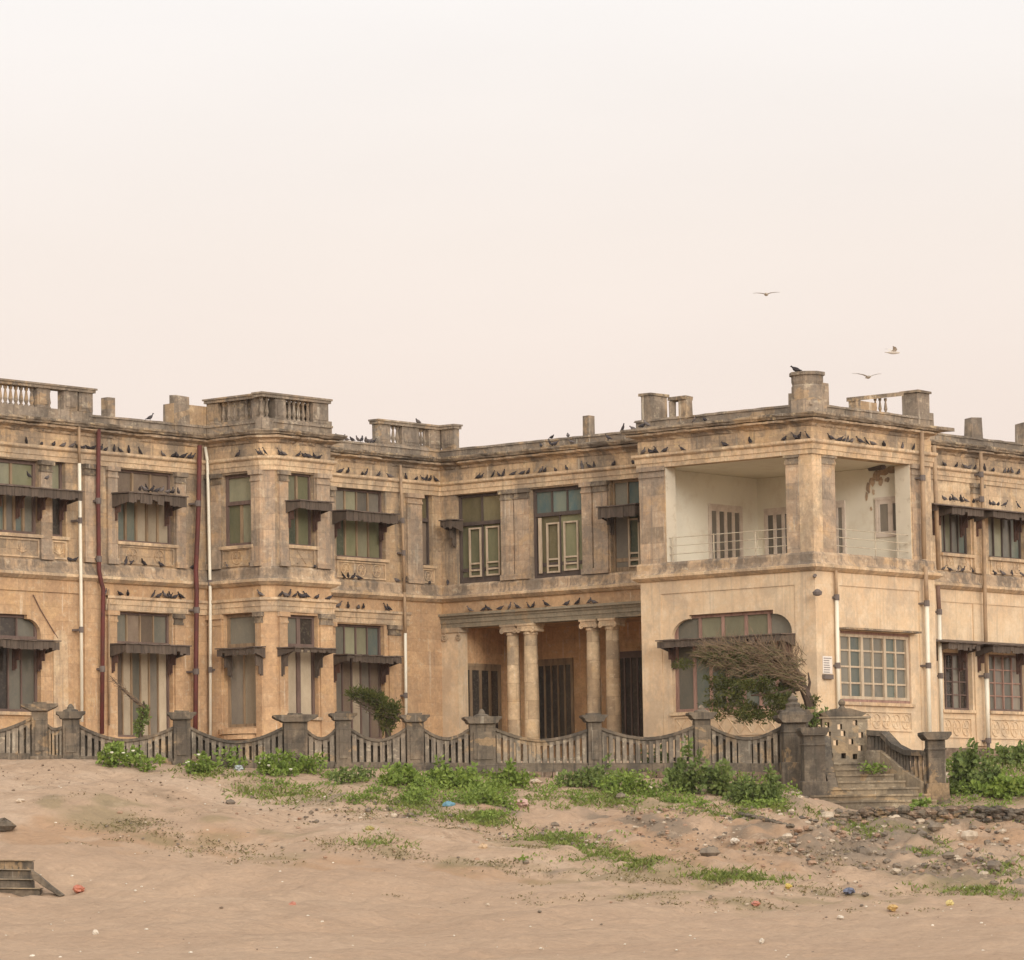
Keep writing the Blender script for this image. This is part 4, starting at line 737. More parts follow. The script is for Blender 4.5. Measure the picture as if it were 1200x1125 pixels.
vo = m.n('ShaderNodeTexVoronoi'); vo.inputs['Scale'].default_value = 2.6; m.l(m.map((1, 1, .2)), vo.inputs['Vector'])
m.bump(m.math('ADD', m.math('ADD', fine, m.math('MULTIPLY', grit, .5)), m.math('MULTIPLY', m.ramp(vo.outputs['Distance'], 0, .5), .9)), .8, .06); me.materials.append(m.done(c))
mb = MB()
for sx, sy in ((0, 0),):
    o_ = LP(-3200, 3400); 
# ------------------------------------------------------------------ boundary balustrade
A0 = at_depth(0, 880, 112.6)[:2]; A1 = at_depth(940, 890, 115.2)[:2]
BW = Face(A0, A1-A0)
zb = lambda x: np.interp(x, [-40, 0, 80, 213, 345, 487, 697, 822, 940], [3.2, 3.15, 3.02, 2.9, 2.78, 2.7, 2.62, 2.58, 2.52])
BAL = thing('balustrade_wall', 'long dark stone boundary wall with curved balustrade panels between capped piers', 'wall', BW.pt(BW.s_(470, 890), 2.6, 0))
def pier(x0, x1, ytop, wide=False, finial=False, capx=(0, 0), sq=.42):
    xm = (x0+x1)/2; a0, a1 = BW.s_(x0, 870), BW.s_(x1, 870); zt = BW.z_(xm, ytop); z0 = zb(xm)-.5; mb = MB(); h = sq
    mb.box(BW, a0, a1, z0, zt-.2, -h/2, h/2, .008); mb.box(BW, a0-.05, a1+.05, z0, zb(xm)+.16, -h/2-.05, h/2+.05, .01)
    mb.box(BW, a0+.09, a1-.09, zb(xm)+.3, zt-.42, h/2-.005, h/2+.03)
    o = mb.build('pier', M['wallstone'], BAL, bevel=.015); c = MB(); e0, e1 = capx
    c.prism(BW, [(a0-.02, zt-.2), (a1+.02, zt-.2), (a1+.07, zt-.17), (a1+.09+e1, zt-.11), (a1+.17+e1, zt-.06), (a1+.17+e1, zt), (a0-.17-e0, zt), (a0-.17-e0, zt-.06), (a0-.09-e0, zt-.11), (a0-.07, zt-.17)], -h/2-.12, h/2+.12)
    if finial: c.lathe(BW.pt((a0+a1)/2, zt, 0), [(.22, 0), (.2, .05), (.1, .08), (.1, .12), (.07, .17), (.02, .22)], 10)
    else: c.box(BW, (a0+a1)/2-.2, (a0+a1)/2+.2, zt, zt+.05, -.16, .16, .01)
    c.build('pier_cap', M['wallstone'], o, bevel=.012)
def panel(x0, x1, yl, ym, yr, ybase=None, n=None, solid=0, blind=True):
    a0, a1 = BW.s_(x0, 870), BW.s_(x1, 870); zl, zm, zr = BW.z_(x0, yl), BW.z_((x0+x1)/2, ym), BW.z_(x1, yr)
    def top(t):
        k = (2*t-1)**2; return zm+((zl if t < .5 else zr)-zm)*k**.9
    mb = MB(); rl = MB(); z0l, z0r = zb(x0), zb(x1); base = lambda t: z0l+(z0r-z0l)*t
    mb.prism(BW, [(a0, base(0)-.5), (a1, base(1)-.5), (a1, base(1)+.22), (a0, base(0)+.22)], -.14, .14)
    n = n or max(4, int((a1-a0)/.178)); seg = 16
    if blind: mb.prism(BW, [(a0, base(0)+.2), (a1, base(1)+.2)]+[(a0+(a1-a0)*t, top(t)-.15) for t in np.linspace(1, 0, 9)], -.14, -.105)
    bb = MB()
    for i in range(n):                      # pierced slab: upright bars with slots between
        t = (i+.5)/n; q = a0+(a1-a0)*t; w_ = (a1-a0)/n*.31
        if solid and random.random() < solid: w_ *= 1.6
        zt = top(t)-.1
        bb.box(BW, q-w_, q+w_, base(t)+.2, zt, -.06, .1, .006)
    ts = np.linspace(0, 1, seg+1)
    lo = [(a0+(a1-a0)*t, top(t)-.2) for t in ts]; hi = [(a0+(a1-a0)*t, top(t)-.085) for t in ts]
    for i in range(seg): mb.prism(BW, [lo[i], lo[i+1], hi[i+1], hi[i]], -.085, .085)
    o = mb.build('balustrade_panel', M['wallstone'], BAL)
    for i in range(seg):
        t0, t1 = ts[i], ts[i+1]; p_ = [(a0+(a1-a0)*t0, top(t0)-.085), (a0+(a1-a0)*t1, top(t1)-.085), (a0+(a1-a0)*t1, top(t1)+random.uniform(-.008, .008)), (a0+(a1-a0)*t0, top(t0))]
        rl.prism(BW, p_, -.15, .15)
    rl.build('coping', M['wallstone'], o); bb.build('baluster_row', M['barstone'], o)
PIERS = [(-96, -80, 838, 0), (37, 56, 825, 0), (73, 93, 834, 1), (203, 223, 835, 0), (332, 360, 838, 0), (393, 411, 836, 0), (476, 496, 838, 0), (550, 580, 840, 1), (688, 704, 838, 0), (813, 832, 835, 1), (920, 946, 832, 0)]
for i, (x0, x1, y, fn) in enumerate(PIERS): pier(x0, x1, y, finial=bool(fn), capx=(.12, .12) if i in (1, 4) else (0, 0), sq=.5 if i in (4, 7) else .42)
for a in ((-80, 37, 842, 858, 840), (56, 73, 848, 853, 851), (93, 203, 849, 866, 851), (223, 332, 851, 868, 851), (360, 393, 855, 864, 853), (411, 476, 853, 866, 852), (496, 550, 853, 864, 853), (580, 688, 853, 866, 854), (704, 813, 852, 864, 850), (832, 920, 850, 864, 848)): panel(*a, solid=.12, blind=not 560 < a[0] < 800)
mb = MB()
a0, a1 = BW.s_(330, 900), BW.s_(940, 900)
for i in range(70):
    t = i/70; x = 330+610*t; q = a0+(a1-a0)*t; z = zb(x)-.02
    for j in range(2): mb.box(BW, q+random.uniform(-.02, .02), q+(a1-a0)/70-.012, z-.24*(j+1), z-.24*j-.012, -.2, .24+random.uniform(-.05, .05)+.05*j, .012)
mb.build('footing', M['foot'], BAL)

# ------------------------------------------------------------------ staircase
PS = 112.6
SF = Face(at_depth(960, 900, 114.9)[:2], at_depth(1100, 900, 115.25)[:2]-at_depth(960, 900, 114.9)[:2])   # plane of the top step
ST = thing('staircase', 'old worn stone staircase flaring out at the gap in the boundary wall', 'stairs', SF.pt(SF.s_(1030, 930), 1.6, 1.5))
rows = [(897, 968, 1020, 0), (904, 969, 1032, .35), (911, 970, 1048, .7), (919, 970, 1062, 1.05), (927, 968, 1082, 1.4), (935, 950, 1090, 1.8), (942, 944, 1098, 2.2)]
mb = MB()
for i, (y, x0, x1, d) in enumerate(rows):
    Fq_ = SF.shift(d+.35); z = Fq_.z_(1030, y-4); zn = Fq_.z_(1030, y+12)
    a0, a1 = Fq_.s_(x0, y), Fq_.s_(x1, y)
    bow = (.2, .2, .2, .25, .32, .4, .5)[i] if i > 2 else .05
    fr_ = [(a0+(a1-a0)*t, d+.36+bow*(1-(2*t-1)**2)+random.uniform(-.012, .012)) for t in np.linspace(0, 1, 15)]
    P2 = lambda q, o_: [tuple(SF.pt(a, 0, b+o_)[:2]) for a, b in q]
    body = P2(fr_, -.05)+[tuple(SF.pt(a1, 0, d-1.3 if i == 0 else d-.35)[:2]), tuple(SF.pt(a0, 0, d-1.3 if i == 0 else d-.35)[:2])]
    lip = P2(fr_, .0)+body[-2:]
    st_ = MB(); st_.vprism(body, z-.6, z-.055); st_.vprism(lip, z-.055, z, None); st_.build('step', M['step'], ST)
# right-hand flight balustrade
fl = [(1018, 856, 0.0), (1036, 857, .25), (1050, 872, .8), (1064, 879, 1.2), (1084, 880, 1.75)]
pts = [SF.shift(d).pt(*SF.shift(d).at(x, y)) for x, y, d in fl]
mb = MB()
bot = []
for (x, y, d), yb_ in zip(fl, (893, 893, 905, 917, 930)): bot.append(SF.shift(d).pt(*SF.shift(d).at(x, yb_)))
n2 = SF.n*.09; e2 = SF.e
def slab(mb, P, Q, w_=.11):                      # upright slab between two 3-D polylines
    for i in range(len(P)-1):
        t = np.array(P[i+1])-np.array(P[i]); t = t[:2]/np.linalg.norm(t[:2]); nn = np.array([t[1], -t[0], 0])*w_
        vs = [np.array(v)+s_*nn for s_ in (-1, 1) for v in (Q[i], Q[i+1], P[i+1], P[i])]
        mb.add(vs, [(0, 1, 2, 3)[::-1], (4, 5, 6, 7), (0, 4, 5, 1), (1, 5, 6, 2), (2, 6, 7, 3), (3, 7, 4, 0)])
dz = lambda P, k: [(p[0], p[1], p[2]+k) for p in P]
mix = lambda P, Q, t: [tuple(np.array(p)*(1-t)+np.array(q)*t) for p, q in zip(P, Q)]
slab(mb, pts, dz(pts, -.13), .15); o = mb.build('flight_balustrade', M['wallstone'], ST, bevel=.01)
mb = MB(); slab(mb, dz(bot, .32), dz(bot, -.35), .17); mb.build('stringer', M['step'], o, bevel=.01)
mb = MB()
for i in range(17):
    t = i/16*(len(pts)-1); k = min(int(t), len(pts)-2); f = t-k
    p = np.array(pts[k])*(1-f)+np.array(pts[k+1])*f; q = np.array(bot[k])*(1-f)+np.array(bot[k+1])*f
    mb.lathe((p[0], p[1], q[2]+.25), [(.07, 0), (.06, .1), (.045, (p[2]-q[2]-.35)*.6), (.06, p[2]-q[2]-.3)], 6, True)
mb.box(SF, SF.s_(1017, 870), SF.s_(1034, 870), SF.z_(1025, 896), SF.z_(1025, 858), -.1, .06); mb.build('baluster', M['wallstone'], o)
def stout_pier(F, x0, x1, yt, yb_, th, par, cap=(.2, .2), base=.08, name='pier', cyl=0, mat='wallstone', finial=False, flare=0):
    a0, a1 = F.s_(x0, yb_), F.s_(x1, yb_); zt, z0 = F.z_((x0+x1)/2, yt), F.z_((x0+x1)/2, yb_); mb = MB()
    mb.box(F, a0, a1, z0+.2, zt-.2, -th/2, th/2, .008); mb.box(F, a0-base, a1+base, z0-.4, z0+.28, -th/2-base, th/2+base, .012); mb.box(F, a0-.02, a1+.02, zt-.5, zt-.44, -th/2-.03, th/2+.03)
    o = mb.build(name, M[mat], par, bevel=.02); c = MB(); q = cap[0]
    c.prism(F, [(a0-.03, zt-.22), (a1+.03, zt-.22), (a1+q*.5, zt-.18), (a1+q, zt-.08), (a1+q, zt), (a0-q, zt), (a0-q, zt-.08), (a0-q*.5, zt-.18)], -th/2-cap[1], th/2+cap[1])
    if finial: c.lathe(F.pt((a0+a1)/2, zt, 0), finial, 10)
    c.build('pier_cap', M['wallstone'], o, bevel=.012); return o
SR = SF.shift(1.75); stout_pier(SR, 1087, 1107, 858, 930, .5, ST, cap=(.16, .16)); SLf = SF.shift(1.5)
stout_pier(SLf, 941, 966, 853, 928, .6, ST, cap=(.1, .1)); 
FIN = [(.4, 0), (.38, .07), (.24, .14), (.2, .22), (.22, .3), (.12, .36), (.15, .44), (.06, .54), (.02, .62)]
stout_pier(SF.shift(.1), 918, 944, 838, 905, .5, ST, cap=(.18, .18), finial=FIN)
mb = MB(); F3 = SF.shift(1.2)                         # curled end of the left flight
cv = [(968, 862, .2), (970, 885, .8), (973, 905, 1.3), (977, 922, 1.8)]
p3 = [SF.shift(d).pt(*SF.shift(d).at(x, y)) for x, y, d in cv]; q3 = [(p[0], p[1], p[2]-.9) for p in p3]
slab(mb, p3, q3, .13); mb.build('flight_wall', M['wallstone'], ST, bevel=.02)
# pierced block wall on the landing
JF = SF.shift(-.55)
JW = thing('pierced_block_wall', 'square grey block screen with staggered holes at the stair head', 'screen wall', JF.pt(JF.s_(992, 894), JF.z_(992, 894), 0))
a0, a1 = JF.s_(963, 870), JF.s_(1016, 870); z0, z1 = JF.z_(990, 897), JF.z_(990, 842)
hl = []
ww, hh = a1-a0, z1-z0
for fx, fy in ((.1, .86), (.38, .82), (.72, .9), (.13, .66), (.45, .68), (.84, .64), (.28, .48), (.62, .5), (.82, .36), (.17, .2), (.45, .2), (.7, .18)):
    c0, c1 = a0+ww*fx, z0+hh*fy; hl.append((c0-.045*ww, c0+.055*ww, c1-.055*hh, c1+.06*hh))
mb = MB(); A = sorted({a0, a1, *[h[0] for h in hl], *[h[1] for h in hl]}); Zs = sorted({z0, z1, *[h[2] for h in hl], *[h[3] for h in hl]})
for i in range(len(A)-1):
    for j in range(len(Zs)-1):
        ca, cz = (A[i]+A[i+1])/2, (Zs[j]+Zs[j+1])/2
        if not any(h[0] < ca < h[1] and h[2] < cz < h[3] for h in hl): mb.box(JF, A[i], A[i+1], Zs[j], Zs[j+1], -.15, .15)
mb.build('block_screen', M['jali'], JW)
mb = MB(); c = (a0+a1)/2; mb.box(JF, c-.75, c+.75, z1+.002, z1+.06, -.2, .2, .008); mb.build('screen_coping', M['jali'], JW)
mb = MB(); mb.prism(JF, [(c-.62, z1+.06), (c+.5, z1+.06), (c+.62, z1+.14), (c+.15, z1+.28), (c-.25, z1+.28), (c-.7, z1+.14)], -.2, .2); mb.lathe(JF.pt(c-.05, z1+.27, 0), [(.12, 0), (.06, .08), (.1, .14), (.1, .2), (.03, .28)], 9); mb.build('finial', M['wallstone'], JW)
def rock(mb, c, r, fl=.6):
    v = []; n, m_ = 7, 4
    ph = random.uniform(0, 6)
    for i in range(m_+1):
        th = math.pi*i/m_
        for j in range(n):
            a = j*2*math.pi/n+ph; k = r*random.uniform(.75, 1.2); v.append((c[0]+k*math.sin(th)*math.cos(a), c[1]+k*math.sin(th)*math.sin(a), c[2]+k*fl*math.cos(th)))
    mb.add(v, [(i*n+j, (i+1)*n+j, (i+1)*n+(j+1) % n, i*n+(j+1) % n) for i in range(m_) for j in range(n)])
# low rough retaining wall in the bank to the right of the stairs
RW = thing('rubble_retaining_wall', 'low crumbling dry stone retaining wall in the bank below the stairs', 'wall', (*LP(10, 110.4), .9)); mb = MB(); mt2 = MB()
for i in range(330):
    x = random.uniform(965, 1230); r = random.random(); l0 = (x-600)/FPX*110.6; p = 110.35+random.uniform(-.12, .12)-.35*max(0, (1010-x)/45)
    z = 1.0+r*.42-.22*max(0, (1010-x)/45)-.0004*(x-1000); xy = LP(l0, p)
    rock(mb if random.random() < .6 else mt2, (xy[0], xy[1], z), random.uniform(.09, .2), .5)
mb.build('stone_course', M['wallstone'], RW, bevel=.02); mt2.build('pale_stone', M['foot'], RW, bevel=.02)
# ruined steps at the lower left
g = gpt(20, 1050); RS = thing('ruined_steps', 'broken dark stone steps half buried in sand at the left edge', 'steps', g)
pS = np.array(g[:2])@FH
def slabp(mb, x0, x1, y0, y1, p, th=.5, skew=0):
    P = [at_depth(x, y, p) for x, y in ((x0, y1), (x1, y1+skew), (x1, y0+skew), (x0, y0))]; f = np.array([FH[0], FH[1], 0])*th
    vs = [q for q in P]+[q+f for q in P]; mb.add(vs, [(0, 1, 2, 3), (7, 6, 5, 4), (0, 4, 5, 1), (1, 5, 6, 2), (2, 6, 7, 3), (3, 7, 4, 0)])
for i, (x0, x1, y0, y1) in enumerate(((-40, 37, 1009, 1062), (-40, 36, 1020, 1064), (-40, 38, 1031, 1066), (-40, 47, 1042, 1068), (-30, 51, 1053, 1068))):
    mb = MB(); o1 = random.uniform(-.6, .6); slabp(mb, x0, x1, y0+o1, y1, pS+1.3-.36*i, .5, .8); mb.build('riser', M['wallstone'], RS, bevel=.03)
    mb = MB(); slabp(mb, x0, x1+.6, y0+o1-1.6, y0+o1-.1, pS+1.22-.36*i, .6, .8); mb.build('tread', M['step'], RS, bevel=.02)
mb = MB()
P = [(36, 1019), (46, 1026), (60, 1038), (75, 1049), (70, 1051), (52, 1040), (38, 1030)]
fr = [at_depth(x, y, pS+.05) for x, y in P]; bk = [q+np.array([FH[0], FH[1], 0])*.3 for q in fr]; n = len(P)
mb.add(fr+bk, [tuple(range(n)), tuple(range(n, 2*n))[::-1]]+[(i, n+i, n+(i+1) % n, (i+1) % n) for i in range(n)]); mb.build('stringer', M['wallstone'], RS, bevel=.015)

# ------------------------------------------------------------------ vegetation
def leafmat(name, c1, c2, c3):
    m = N(name); f = m.noise(3.2, 4, .7); g_ = m.noise(11, 3, .7)
    c = m.mix(m.ramp(f, .38, .62), rgba(c1, 1), rgba(c2, 1)); c = m.mix(m.math('MULTIPLY', m.ramp(g_, .52, .66), .8), c, rgba(c3, 1)); m.b.inputs['Roughness'].default_value = .6
    tr = m.n('ShaderNodeBsdfTranslucent'); m.l(c, tr.inputs[0]); ms = m.n('ShaderNodeMixShader'); ms.inputs[0].default_value = .22; m.l(m.b.outputs[0], ms.inputs[1]); m.l(tr.outputs[0], ms.inputs[2]); m.l(ms.outputs[0], m.o.inputs[0])
    return m.done(c)
M['leaf'] = leafmat('bush_leaf', (98, 118, 54), (122, 140, 62), (148, 160, 86)); M['leafd'] = leafmat('dark_leaf', (86, 102, 56), (110, 124, 66), (136, 146, 86))
M['needle'] = leafmat('needle_green', (58, 66, 34), (86, 90, 44), (110, 104, 54)); M['twig'] = paint('dry_twig', (140, 116, 92), .4, c2=(112, 90, 72), sc=5); M['twig2'] = paint('greenish_twig', (116, 108, 72), .4, c2=(92, 84, 58), sc=5); M['twigd'] = paint('brown_branch', (92, 74, 62), .4)
M['grass'] = leafmat('grass_blade', (98, 112, 54), (124, 134, 66), (146, 144, 84)); M['flower'] = paint('white_flower', (236, 232, 214), .1)
M['drygrass'] = paint('dry_grass', (140, 126, 88), .4)
def leaves(mb, cs, n, size, flat=.5, thin=1):
    """leaf-sized bent quads spread through ellipsoids cs = [(centre, radii)]"""
    vol = np.array([r[0]*r[1]*r[2] for _, r in cs])**.75; vol /= vol.sum()
    pick = rng.choice(len(cs), n, p=vol)
    for k in pick:
        c, r = cs[k]; v = rng.normal(size=3); v /= np.linalg.norm(v); v *= rng.random()**.42*(1+.55*(rng.random() < .16)*rng.random()); p = np.array(c)+v*np.array(r)
        d = rng.normal(size=3)+v*1.2+np.array([0, 0, .3]); d /= np.linalg.norm(d); s_ = np.cross(d, rng.normal(size=3)); s_ /= np.linalg.norm(s_)+1e-9
        L_ = size*rng.uniform(.6, 1.35); w_ = L_*rng.uniform(.28, .42)*thin; nn = np.cross(d, s_)
        mb.add([p, p+d*L_*.5+s_*w_, p+d*L_-nn*L_*.15, p+d*L_*.5-s_*w_], [(0, 1, 2, 3)])
def bush(x, yb_, w_px, h_px, label, n=500, size=.13, mat='leaf', flowers=0, p=None, group='leafy weeds below the boundary wall', lobes=6):
    if p is None: g = gpt(x, yb_)
    else: q = at_depth(x, yb_, p); g = (q[0], q[1], q[2])
    k = np.array(g[:2])@FH/FPX; w_, h_ = w_px*k, h_px*k
    t = thing('leafy_bush', label, 'bush', g, group); cs = []
    for i in range(lobes):
        lx = (i+.5)/lobes-.5+random.uniform(-.1, .1); hh_ = h_*(1-1.3*lx*lx)*random.uniform(.35, 1.1)
        xy = np.array(g[:2])+RH*lx*w_*.85+FH*random.uniform(-.25, .35); z0 = gz(xy) if p is None else g[2]
        cs.append(((xy[0], xy[1], z0+hh_*.4), (w_/lobes*.8, w_/lobes*.8, hh_*.45)))
        for _ in range(2): cs.append(((xy[0]+random.uniform(-1, 1)*w_/lobes, xy[1]+random.uniform(-.3, .3), z0+hh_*random.uniform(.3, 1.0)), (w_/lobes*.35, w_/lobes*.35, hh_*.2)))
    mb = MB(); leaves(mb, cs, n, size); mb.build('foliage', M[mat], t)
    for c, r in cs[::3]:
        sb = MB(); sb.tube([(c[0]+random.uniform(-.05, .05), c[1]+random.uniform(-.05, .05), c[2]-r[2]*1.3), (c[0]+random.uniform(-1, 1)*r[0]*.7, c[1], c[2]+r[2]*.7)], [.018, .006], 4); sb.build('stem', M['twigd'], t)
    if flowers:
        for i in range(flowers):
            fb = MB(); c, r = random.choice(cs); fb.lathe((c[0]+random.uniform(-.8, .8)*r[0]-FH[0]*r[1]*.8, c[1]-FH[1]*r[1]*.8, c[2]+r[2]*random.uniform(.2, .8)), [(.02, 0), (.055, .03), (.04, .05)], 6)
            fb.build('flower', M['flower'], t)
    return t
bush(146, 900, 62, 34, 'rounded green bush with white flowers before the wall, leftmost of the bushes', 750, flowers=5, lobes=5)
bush(238, 905, 30, 28, 'small green bush with white flowers below the square pier', 320, flowers=4, lobes=3); bush(273, 902, 28, 32, 'thin upright green weed between the two small flowering bushes', 220, lobes=3, size=.11)
bush(322, 908, 46, 28, 'low green bush with pale blossom beside the grey rag', 480, flowers=4, lobes=4); bush(356, 906, 34, 34, 'bright green bush at the foot of the wide double pier', 420, lobes=3)
bush(412, 916, 60, 22, 'low straggling weed patch left of the blue plastic bag', 420, lobes=6, size=.11, mat='leafd'); bush(470, 920, 60, 30, 'spreading green weed clump below the pier left of the finial', 620, lobes=6)
bush(530, 925, 70, 40, 'tall bright weed clump directly above the blue plastic bag', 950, lobes=7); bush(600, 922, 46, 30, 'green weed clump above the pink plastic bag', 480, lobes=5); bush(575, 944, 70, 22, 'low weed carpet beside the blue bag on the slope', 600, lobes=7, size=.1)
bush(690, 922, 70, 30, 'weed clump below the pier right of the portico columns', 560, lobes=6, mat='leafd'); bush(735, 930, 70, 26, 'bright green weed mat sloping down the bank', 700, lobes=7, size=.11); bush(772, 908, 46, 36, 'loose tall weed against the curved panel', 330, lobes=5, mat='leafd', size=.11)
bush(822, 930, 84, 62, 'large dense green bush covering the wall foot left of the gate', 1500, lobes=7, mat='leafd', size=.15); bush(885, 940, 74, 46, 'dark green shrub nearest the gate pier', 1000, lobes=6, mat='leafd', size=.15)
bush(915, 900, 24, 14, 'little tuft of weeds on the plinth beside the gate pier', 120, lobes=3)
bush(1135, 930, 70, 56, 'tall leafy shrub right of the staircase pier', 1250, lobes=5, mat='leafd', size=.17, group='shrubs right of the stairs', p=None)
bush(1180, 935, 80, 38, 'wide green shrub among rubble at the right edge', 900, lobes=6, mat='leaf', size=.15, group='shrubs right of the stairs'); bush(1195, 893, 50, 30, 'dark shrub close against the right wing footing', 420, lobes=4, mat='leafd', size=.15, group='shrubs right of the stairs', p=118)
bush(1082, 948, 18, 16, 'tiny green plant at the foot of the right stair pier', 120, lobes=2, group='shrubs right of the stairs'); bush(1022, 905, 26, 14, 'small weed tuft growing on the stair treads', 160, lobes=4, p=113.6, group='shrubs right of the stairs', size=.1)
# grass: uncountable
def patch(mb, x, y, wx, wy, n, h=.1):
    for _ in range(int(n/5)):
        u_, v_ = rng.normal(0, .45, 2); g = np.array(gpt(x+u_*wx, y+v_*wy+u_*wy*.35)); big_ = rng.lognormal(0, .5)
        for k in range(int(18*min(2, big_))):
            q = g+np.array([rng.normal(0, .17*big_), rng.normal(0, .17*big_), 0]); q[2] = gz(q[:2])-.01; hh_ = h*rng.uniform(.3, 1.1)*min(1.5, big_**.6); d = np.array([rng.normal(0, .9), rng.normal(0, .9), 1])*hh_; sx = np.array([rng.normal(), rng.normal(), 0]); sx = sx/np.linalg.norm(sx)*rng.uniform(.012, .035)
            mb.add([q-sx, q+sx, q+d*.6+sx*.6, q+d, q+d*.6-sx*.6], [(0, 1, 2, 3, 4)])
mb = MB()
for a in ((330, 930, 70, 12, 260), (250, 905, 60, 8, 160), (470, 940, 60, 12, 260), (540, 955, 60, 10, 260), (572, 960, 20, 6, 80), (640, 940, 40, 12, 130), (700, 935, 70, 14, 330), (760, 940, 60, 10, 280), (650, 985, 42, 7, 240), (690, 1003, 50, 9, 330), (740, 1013, 40, 6, 160), (860, 955, 60, 8, 260), (920, 945, 40, 8, 200), (1000, 960, 30, 6, 120), (1025, 970, 40, 7, 200), (1090, 995, 24, 12, 170), (840, 1027, 46, 5, 150), (885, 1032, 40, 5, 160), (1140, 1042, 40, 6, 140), (1070, 945, 60, 5, 200), (1150, 955, 60, 5, 180), (440, 985, 40, 6, 60), (1180, 1020, 40, 20, 120)): patch(mb, *a)
tag(mb.build('grass', M['grass']), 'short green grass growing in patches on the sandy bank', None, None, 'stuff')
mb = MB()
for a in ((150, 965, 90, 22, 200), (260, 1000, 90, 18, 130), (480, 970, 90, 14, 160), (620, 1000, 90, 14, 160), (820, 1010, 150, 20, 180), (1000, 1010, 160, 25, 300), (700, 1050, 260, 14, 120), (900, 1060, 240, 12, 140))+tuple((b[0], b[1], 40, 4, 22) for b in line_blobs(DIAG, 30, 1, 1, 1)+line_blobs(DIAG2, 22, 1, 1, 1)): patch(mb, *a, h=.045)
tag(mb.build('dry_grass', M['drygrass']), 'sparse dry grass stubble on the sand', None, None, 'stuff')
mb = MB(); cs = []
for x0, x1, y0, y1, n, hh_ in ((385, 660, 908, 945, 150, .2), (480, 600, 915, 945, 90, .3), (660, 800, 905, 945, 110, .22), (780, 940, 905, 950, 120, .24), (290, 390, 905, 935, 40, .14), (540, 600, 935, 958, 30, .12), (1060, 1210, 935, 955, 60, .14), (1110, 1210, 890, 935, 110, .35), (560, 580, 955, 962, 10, .12), (610, 740, 978, 1012, 34, .08)):
    for _ in range(n):
        t_ = rng.random(); x = x0+(x1-x0)*t_; y = y0+(y1-y0)*rng.random()**1.2; g = gpt(x, y)
        if rng.random() < .3+.4*math.sin(x*.09+y*.2): continue
        r = rng.uniform(.12, .34); h_ = hh_*rng.uniform(.5, 1.3); cs.append(((g[0], g[1], g[2]+h_*.4), (r, r, h_*.6)))
leaves(mb, cs, 21000, .08); tag(mb.build('ground_cover', M['leaf']), 'low green weeds covering the ground along the wall foot', None, None, 'stuff')
